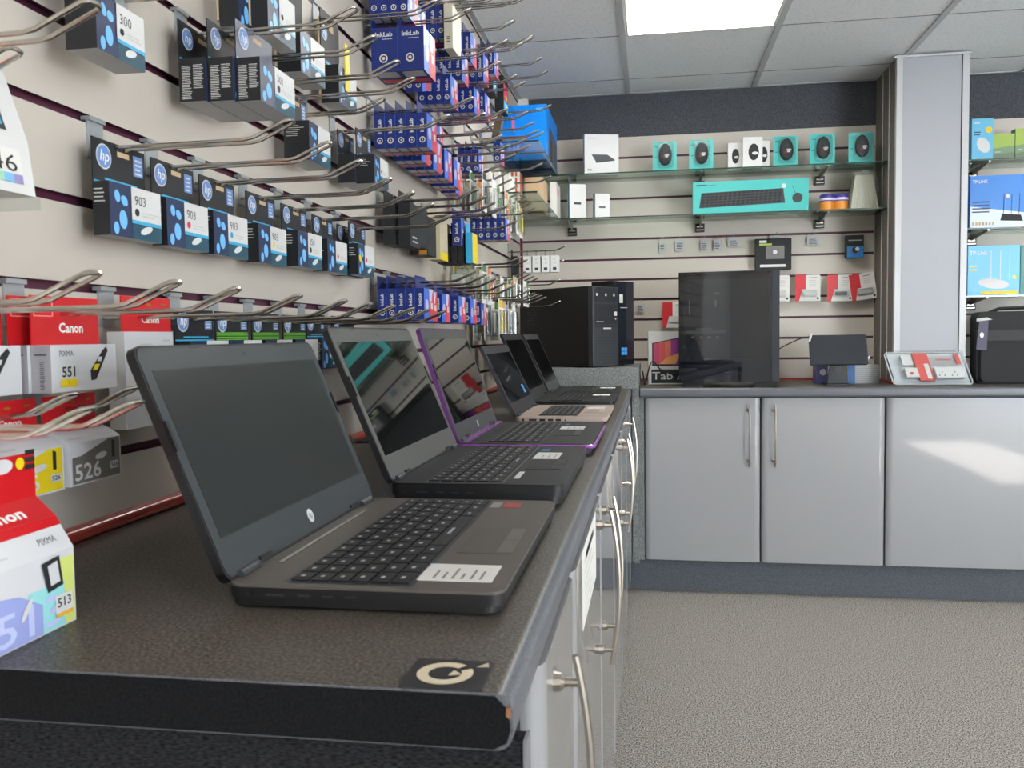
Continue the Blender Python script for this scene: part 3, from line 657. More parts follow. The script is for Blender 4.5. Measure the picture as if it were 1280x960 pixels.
t = slant_carton('513', .150, .549, .101, .034, ZC, 1.006, 1.043, 'red topped ink carton numbered 513 standing on the worktop at the left edge', f513, '513', 2, .40, tabtxt=False)
mb = MB(); F = Face(mb, (.0022, 0, .103), (0, 1, 0), (0, 0, 1)); F.disc(.062, .030, .012, M_cwh, 3, 16, .006); F.disc(.082, .030, .005, M_yel, 3, 12)
for i in range(3): F.rect(.088, .099, .024+.006*i, .028+.006*i, M_dtxt, 3)
mb.build('tab_print', t)
# tall red and white pack
t = thing('ink_carton', 'tall white ink pack with a red top leaning behind the nearest laptop screen', 'ink carton', (.030, .935, 1.03))
mb = MB(); mb.box(0, .022, 0, .105, 0, .115, M_cwh, f=M_card_w); F = Face(mb, (.022, 0, 0), (0, 1, 0), (0, 0, 1)); F.lines(.03, .06, .09, .105, 2, M_ltxt, 1); F.lines(.08, .1, .08, .11, 4, M_ltxt, 1); mb.build('carton_body', t)
red_tab(t, .105, .115, .042, square=False, x=.018)
# white 546 pack at the far left
t = thing('ink_carton', 'white clear-wrapped ink pack numbered 546 cut off by the left edge', 'ink carton', (.050, .640, 1.268))
mb = MB(); mb.prism([(0, 0), (.046, 0), (.040, .05), (.018, .115), (0, .118)], 'y', 0, .098, M_card_w)
F = Face(mb, (.046, 0, 0), (0, 1, 0), (-.006, 0, .05)); w = .098
F.rect(w*.02, w*.86, .012, .040, M_paper, 1); F.text('546', w*.30, .019, .016, M_dtxt, 2, width=w*.5); 
for i, c in enumerate(((225, 140, 40), (228, 200, 30), (150, 200, 170), (110, 170, 215), (140, 130, 180))): F.rect(w*(.25+.12*i), w*(.37+.12*i), .009, .017, mat('strip%d' % i, c, .4), 3)
F = Face(mb, (.040, 0, .05), (0, 1, 0), (-.022, 0, .065)); F.rect(w*.1, w*.75, .006, .046, M_dgrey, 1); F.rect(w*.14, w*.71, .011, .041, M_paper, 2); F.rect(w*.14, w*.71, .011, .019, M_cy, 3)
mb.build('carton_body', t)
mb = MB(); mb.box(0, .0015, 0, .098, .118, .150, M_cred); mb.build('hanging_tab', t)
mb = MB(); mb.box(-.001, .049, -.001, .100, -.012, -.001, M_blister); mb.build('plastic_wrap', t)
hook(.689, 1.4, 'wire hook carrying the white 546 pack', .12)

# ---- dark blue cartons
M_ib = mat('carton_royal_blue', (26, 44, 112), .38); M_ibl = mat('carton_light_blue', (70, 112, 214), .35); M_ir = mat('carton_coral', (214, 70, 78), .35); M_ring = mat('print_ring', (206, 200, 180), .5); M_glare_print = mat('lilac_glare_print', (196, 196, 224), .35)
def blue_meshes(dx, w, h, ht, wide):
    k = (round(dx, 4), w, h, ht, wide)
    if k in CACHE: return CACHE[k]
    mb = MB(); mb.box(0, dx-.0008, 0, w, 0, h, M_ib, r=M_ibl)
    if wide:
        N = Face(mb, (0, 0, 0), (1, 0, 0), (0, 0, 1)); N.text('InkLab', dx*.16, h*.80, h*.10, M_card_w, 1, width=dx*.66, bold=.03); N.lines(dx*.4, dx*.8, h*.73, h*.76, 1, M_ltxt, 1, 0, .5)
        N.ring(dx*.46, h*.30, dx*.11, dx*.16, M_ring, 1, 20); N.disc(dx*.46, h*.30, dx*.06, M_ring, 1)
    else:
        N = Face(mb, (dx, 0, 0), (0, 0, 1), (-1, 0, 0)); N.text('InkLab', h*.44, dx*.34, dx*.34, M_card_w, 1, width=h*.40, bold=.03)
        N.ring(h*.22, dx*.48, dx*.19, dx*.29, M_ring, 1, 16); N.disc(h*.22, dx*.48, dx*.07, M_ring, 1)
    F = Face(mb, (dx-.0008, 0, 0), (0, 1, 0), (0, 0, 1)); F.rect(w*.5, w, 0, h, M_ir, 1); F.rect(w*.64, w*.86, h*.35, h*.55, M_card_w, 2); F.poly([(w*.5, h*.6), (w*.72, h*.6), (w*.9, h), (w*.5, h)], M_glare_print, 2); F.disc(w*.25, h*.45, w*.16, M_glare_print, 2, 12, h*.2)  # lilac patches paint glare into the colour of the front
    B = Face(mb, (0, w, 0), (1, 0, 0), (0, -1, 0)); B.rect(dx*.1, dx*.9, w*.55, w*.95, M_card_g, 1); B.rect(dx*.1, dx*.9, w*.15, w*.4, M_ir, 1)
    b = mb.mesh('carton_body')
    mb = MB(); mb.box(0, .0012, 0, w, h, h+ht, M_ib); T = mb.mesh('hanging_tab'); CACHE[k] = (b, T); return b, T
def blue_stack(y0, x0, n, dx, zg, where, w=.09, h=.078, ht=.03, wide=False, mkhook=True, tilt=0):
    zt = zg-.022; z0 = zt-ht-h
    b, T = blue_meshes(dx, w, h, ht, wide)
    for i in range(n):
        lab = ('%s blue carton from the wall, hook %s' % (ORD[i], where)) if n > 1 else 'single dark blue ink carton hanging '+where
        t = thing('ink_carton', lab, 'ink carton', (x0+i*dx, y0+(i*.0015), z0), 0, 'dark blue ink cartons on the left wall')
        if tilt: t.rotation_euler = (tilt, 0, 0)
        link('carton_body', b, t); link('hanging_tab', T, t)
    if mkhook: hook(y0+w/2, zg, 'hook of blue cartons '+where)
S = blue_stack
S(1.950, .028, 4, .0225, 2.0, 'at the top left of the blue group', h=.088)
S(1.960, .028, 2, .062, 1.9, 'with the two fattest cartons of the blue group', w=.105, h=.098, ht=.04, wide=True)
S(1.970, .028, 5, .0248, 1.7, 'at the left end of the long row')
S(1.966, .028, 5, .0222, 1.3, 'lowest and leftmost above the second laptop', h=.072)
S(2.110, .028, 3, .0225, 2.0, 'right behind the top left stack')
S(2.115, .028, 3, .0240, 1.7, 'second in the long blue row')
S(2.235, .028, 3, .0240, 1.7, 'third in the long blue row')
S(2.360, .028, 3, .0240, 1.7, 'fourth in the long blue row')
S(2.485, .028, 3, .0230, 1.7, 'fifth in the long blue row')
S(2.610, .028, 2, .0230, 1.7, 'sixth in the long blue row')
S(2.860, .028, 3, .0230, 1.8, 'at the right end of the long blue row')
S(2.400, .028, 3, .0230, 2.1, 'at the top beside the cream box', h=.088)
S(2.24, .028, 2, .0230, 1.9, 'just right of the fattest blue cartons', tilt=.3)
S(2.36, .028, 4, .0230, 1.9, 'two along from the fattest blue cartons')
S(2.47, .028, 1, .0230, 1.8, 'alone below the upper blue stacks')
S(2.49, .028, 4, .0240, 2.0, 'in the upper row at mid height')
S(2.62, .028, 4, .0240, 2.1, 'in the top row, second from its right end', h=.088)
S(2.66, .028, 4, .0240, 1.95, 'under the upper row, at its middle')
S(2.82, .028, 4, .0240, 2.1, 'at the right end of the top row', h=.088)
S(2.84, .028, 4, .0240, 1.98, 'at the right end of the second row')
S(3.02, .028, 4, .0240, 2.18, 'at the top beside the black packs', h=.088)
S(2.090, .028, 4, .0222, 1.3, 'second in the lowest blue row', h=.074)
S(2.230, .028, 4, .0222, 1.3, 'third in the lowest blue row', h=.074)
S(2.400, .028, 4, .0240, 1.3, 'fourth in the lowest blue row', h=.074)
S(2.560, .028, 4, .0240, 1.3, 'fifth in the lowest blue row', h=.074)
S(2.860, .05, 2, .0240, 1.3, 'last in the lowest blue row', h=.074)
S(3.040, .028, 5, .0250, 1.6, 'of the five-wide stack near the corner', h=.075)
S(2.44, .10, 1, .026, 1.52, 'in the middle above the black cartons', h=.075)
S(3.34, .06, 1, .028, 1.93, 'alone left of the big bright blue box', h=.08)

# ---- plain helper for small hanging boxes / packs on the left wall
def flat_carton(y0, x0, d, w, z0, z1, lab, m, mf=None, prints=None, group=None, name='ink_carton', cat='ink carton', tab=.03, mt=None):
    t = thing(name, lab, cat, (x0, y0, z0), group=group); h = z1-z0
    mb = MB(); mb.box(0, d, 0, w, 0, h, m, r=mf or m)
    if prints: prints(Face(mb, (0, 0, 0), (1, 0, 0), (0, 0, 1)), Face(mb, (d, 0, 0), (0, 1, 0), (0, 0, 1)), d, w, h)
    mb.build('carton_body', t); mb = MB(); mb.box(0, .0012, w*.1, w*.9, h, h+tab, mt or m); mb.build('hanging_tab', t); return t
def pr_line(N, F, d, w, h): N.lines(d*.2, d*.8, h*.2, h*.8, 8, M_ltxt, 1)
def pr_cmyk(N, F, d, w, h):
    N.text('XL', d*.2, h*.8, h*.08, M_white, 1, width=d*.5)
    F.rect(w*.05, w*.95, h*.35, h*.8, M_mag, 1); F.disc(w*.6, h*.45, w*.2, M_yel, 2, 12, h*.07); F.rect(w*.05, w*.95, h*.05, h*.33, M_cy, 1); F.disc(w*.5, h*.2, w*.2, M_white, 2, 8, h*.05)
def pr_cmyk2(N, F, d, w, h):
    F.rect(w*.05, w*.95, h*.5, h*.95, mat('print_greyish', (150, 148, 156), .4), 1); F.rect(w*.05, w*.7, h*.08, h*.45, M_cy, 1); F.disc(w*.4, h*.25, w*.2, M_white, 2, 8, h*.07)
BK = 'black ink packs near the middle of the left wall'
for i, (y0, x0, d, z0, z1, lab) in enumerate(((2.02, .028, .03, 1.355, 1.455, 'matte black ink pack left of the leaning black packs'), (2.03, .062, .03, 1.352, 1.455, 'matte black ink pack, second of the leaning black group'), (2.13, .05, .035, 1.36, 1.46, 'black ink pack with a pale glossy lower corner'), (2.24, .03, .05, 1.35, 1.45, 'black ink pack with red and orange printed edge'))):
    def pp(N, F, d, w, h, i=i):
        if i == 2: N.rect(d*.3, d, 0, h*.45, mat('print_frost', (150, 170, 200), .3), 1)
        if i == 3: N.rect(d*.5, d*.95, 0, h*.95, mat('print_rust', (160, 60, 40), .4), 1); N.rect(d*.55, d*.95, 0, h*.3, mat('print_gold', (190, 130, 50), .4), 2)
        if i < 2: F.lines(w*.2, w*.8, h*.1, h*.3, 2, M_ltxt, 1)
    flat_carton(y0, x0, d, .09, z0, z1, lab, M_hpb, prints=pp, group=BK)
    if i != 1: hook(y0+.045, 1.5, 'wire hook carrying the '+lab)
flat_carton(2.33, .055, .036, .09, 1.345, 1.455, 'beige ink carton with green leaf print hanging among black packs', mat('carton_beige', (190, 180, 150), .5), prints=lambda N, F, d, w, h: (N.lines(d*.2, d*.6, h*.1, h*.3, 3, M_dgrey, 1), N.disc(d*.4, h*.45, d*.12, mat('leaf', (60, 90, 50), .5), 1, 8, h*.05), F.rect(0, w, 0, h*.2, M_yel, 1)))
hook(2.375, 1.5, 'wire hook carrying the beige carton')
for i in range(4): flat_carton(2.46, .05+.02*i, .018, .085, 1.345, 1.43, 'slim black ink carton below the single blue one, %s from the wall' % ORD[i], M_blackm, group='slim black ink cartons in a row')
flat_carton(2.46, .134, .02, .07, 1.345, 1.43, 'cyan and yellow ink carton right of the slim black ones', M_cy, mf=M_yel)
for y0, z, lab in ((2.55, 1.27, 'clear bag of white ink refills hanging under the slim black cartons'), (2.62, 1.29, 'clear bag of white ink refills with a yellow mark')):
    t = thing('clear_refill_bag', lab, 'refill bag', (.07, y0, z)); mb = MB(); mb.bevbox(0, .03, 0, .06, .01, .05, M_card_w, .006, 2, 'y'); mb.build('contents', t); mb = MB(); mb.prism([(-.01, -.01), (.045, -.012), (.05, .04), (.02, .10), (0, .10)], 'y', -.005, .075, M_poly); mb.build('bag', t)
hook(2.66, 1.5, 'wire hook above the clear refill bags')
flat_carton(3.30, .035, .034, .10, 2.055, 2.20, 'tall black ink pack with grey and cyan front near the ceiling', M_blackm, prints=pr_cmyk2); flat_carton(3.47, .045, .036, .11, 2.03, 2.165, 'tall black ink pack with magenta and yellow front near the ceiling', M_blackm, prints=pr_cmyk)
flat_carton(3.60, .05, .04, .10, 1.98, 2.08, 'small clear pack with red print under the magenta one', M_blister, prints=lambda N, F, d, w, h: F.rect(w*.1, w*.9, h*.1, h*.6, M_ir, 1), mt=M_paper)
hook(3.35, 2.2, 'wire hook carrying the tall grey and cyan pack'); hook(3.52, 2.2, 'wire hook carrying the magenta and yellow pack'); hook(3.10, 2.2, 'wire hook nearest the ceiling left of the black packs')
hook(3.65, 2.1, 'wire hook carrying the small pack with red print'); hook(3.0, 2.3, 'topmost wire hook just under the ceiling')
hook(2.75, 2.2, 'empty wire hook at the ceiling above the blue cartons'); hook(2.42, 2.2, 'empty wire hook above the cream box')
t = flat_carton(2.390, .098, .024, .11, 1.925, 2.045, 'tall cream box standing out between the upper blue cartons', mat('carton_cream', (198, 192, 172), .5), mf=mat('carton_ivory', (226, 224, 210), .45), prints=lambda N, F, d, w, h: (N.disc(d*.5, h*.6, d*.12, M_dgrey, 1), N.lines(d*.3, d*.7, h*.15, h*.3, 3, M_dgrey, 1)))
for i, (y, z) in enumerate(((2.95, 1.9), (3.10, 1.9), (3.22, 1.9), (3.0, 1.8))): hook(y, z, 'empty wire hook over the bare wall patch right of the blue cartons, '+['upper left', 'upper middle', 'upper right', 'lower left', 'lower right', 'far right'][i])
# metallic refill, white cards
t = thing('refill_pouch', 'brown and silver refill pouch hanging above the single blue carton', 'refill pouch', (.05, 3.36, 1.90)); mb = MB(); mb.prism([(0, 0), (.03, .01), (.045, .08), (.03, .09), (.01, .05)], 'y', 0, .04, mat('foil_brown', (120, 104, 80), .3, metal=.6)); mb.build('pouch', t)
for i in range(3):
    t = thing('white_card_pack', 'large white card pack %s the orange striped one' % ('farthest from', 'second from', 'next to')[i], 'accessory pack', (.03+.028*i, 3.30+.06*i, 1.62), group='white card packs'); mb = MB(); mb.bevbox(0, .022, 0, .13, 0, .15, M_paper, .004, 2, 'y'); F = Face(mb, (0, 0, 0), (1, 0, 0), (0, 0, 1)); F.lines(.004, .018, .02, .06, 3, M_ltxt, 1); mb.build('card', t)
t = thing('striped_pack', 'tall orange and white striped pack left of the glass shelves', 'accessory pack', (.04, 3.82, 1.66)); mb = MB(); mb.box(0, .05, 0, .08, 0, .19, M_paper, r=mat('print_vermilion', (196, 84, 56), .4)); F = Face(mb, (0, 0, 0), (1, 0, 0), (0, 0, 1)); F.rect(.012, .022, 0, .19, MATS['print_vermilion'], 1); F.rect(.030, .038, 0, .19, MATS['print_vermilion'], 1)
for i in range(4): F.rect(.0, .05, .03+.045*i, .036+.045*i, M_paper, 2)
mb.build('card', t)
for i, y in enumerate((3.32, 3.60)): hook(y, 1.8, 'wire hook in front of the white card packs, %s' % ('left', 'right')[i])
# clear packs with cables / adapters
M_olive = mat('cable_olive', (140, 138, 96), .5); M_pcb = mat('pack_green', (70, 120, 70), .5); M_tan = mat('pack_tan', (190, 160, 120), .6)
def clear_pack(x0, y0, z0, w, h, lab, mc, lean=0, ins=True):
    t = thing('clear_accessory_pack', lab, 'accessory pack', (x0, y0, z0), group='clear accessory packs on the left wall'); t.rotation_euler = (lean, 0, 0)
    mb = MB(); mb.box(0, .0012, 0, w, 0, h, M_paper); F = Face(mb, (0.0012, 0, 0), (0, 1, 0), (0, 0, 1)); F.rect(w*.08, w*.92, h*.78, h*.95, mc, 1); F.lines(w*.1, w*.8, h*.1, h*.25, 2, M_ltxt, 1); mb.build('backing_card', t)
    mb = MB(); mb.prism(rrect(.002, .013, .006, w-.006, .003, 2), 'z', h*.1, h*.72, M_blister); mb.build('blister', t)
    mb = MB(); mb.tube([(.007, w*.3, h*.18), (.008, w*.35, h*.6), (.007, w*.6, h*.66), (.006, w*.68, h*.2)], .0035, mc, 6); mb.build('contents', t)
cols = [M_olive, M_tan, M_pcb, M_olive, M_dgrey, mat('pack_orange', (196, 120, 60), .5), M_yel, M_white]
names = ['olive', 'tan', 'green', 'khaki', 'dark grey', 'orange', 'yellow', 'white']
random.seed(11); k = 0
for rowi, (zg, ys, hh) in enumerate(((1.7, (2.78, 2.92, 3.04, 3.18, 3.30, 3.45, 3.58), .13), (1.4, (2.72, 2.84), .13), (1.4, (3.36, 3.50, 3.62, 3.75), .11), (1.3, (3.02, 3.12, 3.22, 3.36), .15))):
    rn = ('upper', 'middle', 'right-hand', 'lowest')[rowi]
    for j, y in enumerate(ys):
        for i in range(3):
            ci = (k*3+i*2+rowi) % 8; x = .03+.045*i+.006*((k+i) % 2)
            clear_pack(x, y+.006*i, zg-.03-hh, .075, hh, 'clear %s pack, %s from the wall, %s hook of the %s clear row' % (names[ci], ORD[i], ORD[j] if j < 6 else 'last', rn), cols[ci], lean=.0)
        hook(y+.037, zg, 'wire hook holding the %s clear packs of the %s clear row' % (ORD[j] if j < 6 else 'last', rn), .17 if rowi in (0, 2) else .25); k += 1
# small white boxes near the corner
for i in range(4):
    x = .075+.042*i; t = thing('small_white_box', 'small white cartridge box near the wall corner, %s from the left' % ORD[i], 'small box', (x, 4.0, 1.425), group='small white boxes by the corner')
    mb = MB(); mb.box(0, .036, 0, .05, 0, .075, M_card_w); F = Face(mb, (0, 0, 0), (1, 0, 0), (0, 0, 1))
    for a, b in ((.010, .060), (.014, .042)): F.rect(a, a+.012, b-.004, b+.004, M_ltxt, 1)
    F.rect(.010, .026, .010, .022, M_dgrey, 1); mb.build('carton_body', t)
    mb = MB(); mb.box(0.014, .015, 0, .05, .075, .105, M_blister); mb.build('hanging_tab', t)
flat_carton(3.98, .02, .03, .06, 1.40, 1.50, 'black accessory box left of the small white boxes', M_blackm)
hook(4.02, 1.56, 'wire hook holding the small white boxes by the corner', .27); hook(4.1, 1.5, 'empty wire hook above the computer tower, farthest back'); hook(3.93, 1.4, 'empty wire hook above the computer tower, lower one'); hook(3.83, 1.3, 'low wire hook ending over the computer tower', .26)
t = thing('orange_tag', 'small orange clip standing behind the fourth laptop screen', 'clip', (.03, 3.5, 1.03)); mb = MB(); mb.bevbox(0, .012, 0, .07, 0, .03, mat('orange_plastic', (196, 120, 50), .4), .006, 3, 'x'); mb.build('clip_body', t)
# blue and white boxes on the worktop behind the second laptop
t = thing('bottle', 'small blue and white ink bottle between the second and third laptop screens', 'bottle', (.12, 1.72, ZC)); mb = MB(); mb.tube([(0, 0, 0), (0, 0, .09), (0, 0, .10), (0, 0, .115)], [.02, .02, .012, .012], M_ib, 14); mb.tube([(0, 0, .04), (0, 0, .075)], .0206, M_card_w, 14); mb.build('bottle_body', t, smooth=True); mb = MB(); mb.tube([(0, 0, .115), (0, 0, .135)], .013, M_white, 12); mb.build('cap', t, smooth=True)

# ================================================================ glass shelves
def shelf(x0, x1, y0, y1, z, lab, brackets=(), yback=True):
    t = thing('glass_shelf', lab, 'shelf', group=None); e = .0012
    mb = MB(); mb.box(x0+e, x1-e, y0+e, y1-e, z-.006, z, M_glass); mb.build('glass_pane', t)
    mb = MB(); mb.box(x0, x1, y0, y0+e, z-.006, z, M_glassedge); mb.box(x0, x0+e, y0+e, y1, z-.006, z, M_glassedge); mb.box(x1-e, x1, y0+e, y1, z-.006, z, M_glassedge); mb.build('glass_edge', t)
    for bx in brackets:
        mb = MB(); zz = z-.006
        mb.box(bx-.022, bx+.022, D-.022, D-.001, zz-.052, zz-.012, M_black); mb.box(bx-.018, bx+.018, D-.024, D-.022, zz-.045, zz-.040, M_steel); mb.box(bx-.015, bx+.015, D-.0235, D-.022, zz-.03, zz-.024, M_steel)
        mb.prism([(D-.005, zz-.03), (D-.005, zz-.0005), (y0+.02, zz-.0005), (y0+.02, zz-.005)], 'x', bx-.003, bx+.003, M_steel); mb.build('bracket', t)
Z1, Z2 = 1.895, 1.689
shelf(.0, 1.70, 4.17, 4.40, Z1, 'upper glass shelf along the back wall under the mouse packs', (.265, .89, 1.45)); shelf(.0, 1.70, 4.17, 4.40, Z2, 'lower glass shelf along the back wall under the keyboard box', (.265, .89, 1.45))
shelf(.004, .225, 3.64, 4.165, Z1, 'upper glass shelf on the left wall under the bright blue box'); shelf(.004, .225, 3.42, 3.635, Z1, 'upper small glass shelf pane nearest the camera')
shelf(.004, .225, 3.60, 4.165, Z2, 'lower glass shelf on the left wall under the brown boxes'); shelf(.004, .225, 3.36, 3.595, Z2, 'lower small glass shelf pane nearest the camera')
for z, nm in ((1.885, 'top'), (1.585, 'middle'), (1.287, 'lowest')): shelf(1.995, 3.3, 4.17, 4.40, z, nm+' glass shelf right of the column', (2.13, 2.8))

def stand_box(name, lab, cat, x, y, z, w, d, h, m, rz=0, prints=None, group=None, part='carton_body', **k):
    """box standing on something, front faces -y, origin at its front left bottom corner"""
    t = thing(name, lab, cat, (x, y, z), rz, group); mb = MB(); mb.box(0, w, 0, d, 0, h, m, **k)
    if prints: prints(Face(mb, (0, 0, 0), (1, 0, 0), (0, 0, 1)), Face(mb, (w, 0, 0), (0, 1, 0), (0, 0, 1)), Face(mb, (0, d, 0), (0, -1, 0), (0, 0, 1)), w, d, h)
    mb.build(part, t); return t
M_bblue = mat('carton_bright_blue', (10, 140, 245), .3, coat=.2); M_teal = mat('carton_teal', (66, 176, 170), .4)
stand_box('printer_box', 'large bright blue box on the upper glass shelf in the corner', 'box', .012, 3.80, Z1, .20, .42, .235, M_bblue, prints=lambda F, R, L, w, d, h: (R.poly([(d*.12, h*.05), (d*.25, h*.72), (d*.95, h*.60), (d*.95, h*.05)], mat('print_charcoal', (70, 70, 78), .4), 1), R.rect(d*.3, d*.5, h*.1, h*.5, M_dgrey, 2), F.lines(w*.78, w*.94, h*.9, h*.94, 1, M_sky, 1, 0, 1)))
stand_box('portable_drive_box', 'white box with a dark flat drive picture on the upper glass shelf', 'box', .345, 4.20, Z1, .165, .035, .19, M_card_w, rz=.28, prints=lambda F, R, L, w, d, h: (F.poly([(w*.2, h*.5), (w*.33, h*.32), (w*.88, h*.38), (w*.66, h*.5)], M_dgrey, 1), F.poly([(w*.33, h*.32), (w*.88, h*.38), (w*.88, h*.35), (w*.33, h*.29)], M_dtxt, 1), F.lines(w*.08, w*.35, h*.88, h*.93, 1, M_ltxt, 1), F.lines(w*.08, w*.25, h*.1, h*.16, 2, M_dgrey, 1)), l=M_card_g)
stand_box('brown_carton', 'plain tan carton behind glass on the lower corner shelf', 'box', .10, 3.90, Z2, .08, .18, .15, M_kraft, group=None); stand_box('white_carton', 'small red printed white carton right of the tan one', 'box', .19, 4.10, Z2, .03, .17, .16, M_paper, prints=lambda F, R, L, w, d, h: (R.rect(d*.2, d*.6, h*.7, h*.85, mat('print_salmon', (214, 150, 140), .5), 1), R.lines(d*.2, d*.7, h*.2, h*.5, 4, M_ltxt, 1)))
def prbook(F, R, L, w, d, h): F.lines(w*.25, w*.7, h*.42, h*.5, 1, M_dgrey, 1, 0, .8); L.rect(d*.2, d*.75, 0, h, mat('print_petrol', (40, 120, 150), .4), 1)
stand_box('software_box', 'taller white software box with blue side on the lower shelf', 'box', .272, 4.20, Z2, .082, .035, .165, M_card_w, rz=.42, prints=prbook); stand_box('software_box', 'shorter white software box with blue side on the lower shelf', 'box', .394, 4.20, Z2, .072, .035, .115, M_card_w, rz=.42, prints=prbook)
# mice
def mouse_shape(w=.06, l=.1, h=.02):
    mb = MB(); n = 20; R = []
    for j, (s, z) in enumerate(((1, 0), (1, .35), (.92, .7), (.7, .92), (.35, 1))):
        i = len(mb.v)
        for q in range(n):
            a = 2*math.pi*q/n; mb.v.append(Vector((w/2*s*math.cos(a)*(1-.08*math.sin(a)), -h*z, l/2*s*math.sin(a)))); 
        R.append(i)
    mi = mb.mi(M_blackm)
    for a, b in zip(R[:-1], R[1:]):
        for q in range(n): mb.f.append((a+q, a+(q+1) % n, b+(q+1) % n, b+q)); mb.fm.append(mi)
    mb.f.append(tuple(R[-1]+q for q in range(n))); mb.fm.append(mi)
    F = Face(mb, (0, -h*1.0, 0), (1, 0, 0), (0, 0, 1)); F.rect(-w*.06, w*.06, l*.1, l*.17, M_dgrey, 1)
    F.disc(w*.12, -l*.05, w*.2, M_ltxt, 2, 10, l*.05); F.rect(w*.0, w*.22, -l*.16, -l*.10, M_card_w, 3); F.disc(-w*.12, -l*.16, w*.1, mat('print_dark_red', (130, 40, 40), .4), 2, 8)
    return mb
mouse_me = mouse_shape().mesh('mouse', True)
def mouse_pack(x, lab, rz=0, z=Z1):
    t = thing('mouse_pack', lab, 'mouse pack', (x, 4.235, z), rz, 'teal blister packs with a computer mouse')
    mb = MB(); mb.prism(rrect(0, .110, 0, .144, .008, 3), 'y', 0, .0015, M_teal); F = Face(mb, (0, 0, 0), (1, 0, 0), (0, 0, 1)); F.lines(.008, .03, .12, .128, 1, M_tealp, 1); F.rect(.008, .02, .07, .074, M_tealp, 1); mb.build('backing_card', t)
    link('mouse', mouse_me, t, (.058, -.002, .082))
    mb = MB(); mb.prism(rrect(.02, .096, .02, .135, .015, 3), 'y', -.026, -.0005, M_blister); mb.build('blister', t, smooth=True)
for i, (x, r, s) in enumerate(((.664, -.03, 'leftmost on the upper shelf'), (.832, -.02, 'second from the left on the upper shelf'), (1.214, .04, 'just right of the white mouse boxes'), (1.376, .02, 'second from the right on the upper shelf'), (1.545, .03, 'rightmost on the upper shelf by the column'))):
    mouse_pack(x, 'teal pack with a small black mouse, '+s, r)
def pmb(F, R, L, w, d, h): F.disc(w*.55, h*.52, w*.27, M_blackm, 1, 18, h*.27); F.disc(w*.62, h*.48, w*.16, M_card_w, 2, 10, h*.05); F.lines(w*.1, w*.4, h*.9, h*.94, 1, M_ltxt, 1)
for x, y, s, h in ((1.012, 4.26, 'left rear', .128), (1.075, 4.215, 'front middle', .142), (1.140, 4.26, 'right rear', .132)): stand_box('mouse_box', '%s white mouse box of the three between the teal packs' % s, 'box', x, y, Z1, .088 if h > .14 else .062, .03, h, M_card_w, prints=pmb, group='white mouse boxes')
# keyboard box
def pkb(F, R, L, w, d, h):
    F.lines(w*.03, w*.2, h*.87, h*.92, 1, M_tealp, 1); F.poly([(w*.055, h*.2), (w*.80, h*.28), (w*.785, h*.72), (w*.075, h*.66)], M_dgrey, 1)
    for r in range(5):
        for c in range(18):
            k = r/5; xa = w*(.065+.70*c/18+.003*r); za = h*(.235+.085*r+.075*c/18); F.rect(xa+w*.003, xa+w*.034, za, za+h*.062, M_blackm, 2)
    F.disc(w*.905, h*.42, w*.045, M_dgrey, 1, 16, h*.15, .25); F.poly([(w*.86, h*.78), (w*.865, h*.78), (w*.89, h*.57), (w*.885, h*.57)], M_dgrey, 1); F.disc(w*.79, h*.79, w*.02, M_card_w, 2, 10); F.rect(w*.03, w*.12, h*.88, h*.915, M_tealp, 1)
stand_box('keyboard_box', 'long teal box showing a black keyboard and mouse', 'box', .848, 4.215, Z2, .520, .05, .152, M_teal, prints=pkb)
# purple/orange disc tub pair
for i, x in enumerate((1.458, 1.517)):
    t = thing('disc_tub', '%s purple and orange plastic tub on the lower shelf beside the keyboard box' % ('left', 'right')[i], 'tub', (x, 4.26, Z2), group='purple and orange tubs'); mb = MB(); mb.tube([(0, 0, 0), (0, 0, .045)], .033, mat('tub_orange', (216, 140, 50), .35), 20); mb.build('tub_body', t, smooth=True); mb = MB(); mb.tube([(0, 0, .045), (0, 0, .074), (0, 0, .078)], [.0345, .0345, .03], mat('tub_purple', (64, 50, 130), .3), 20); mb.tube([(0, 0, .05), (0, 0, .06)], .0349, M_glare_print, 20); mb.build('lid', t, smooth=True)
# polythene bag of sleeves
t = thing('clear_bag', 'clear polythene bag of pale sleeves at the right end of the lower shelf', 'bag', (1.622, 4.27, Z2))
mb = MB()
for i in range(9): mb.prism([(-.062+.014*i, 0), (-.050+.014*i, 0), (-.035+.0085*i, .16), (-.043+.0085*i, .16)], 'y', -.02, .05, mat('sleeve', (196, 194, 176), .5))
mb.build('sleeves', t)
mb = MB(); pr = [(-.075, 0), (.075, 0), (.070, .09), (.045, .165), (.055, .18), (.02, .172), (0, .182), (-.03, .17), (-.062, .176), (-.046, .15)]; mb.prism(pr, 'y', -.03, .06, M_poly); mb.build('bag_film', t)

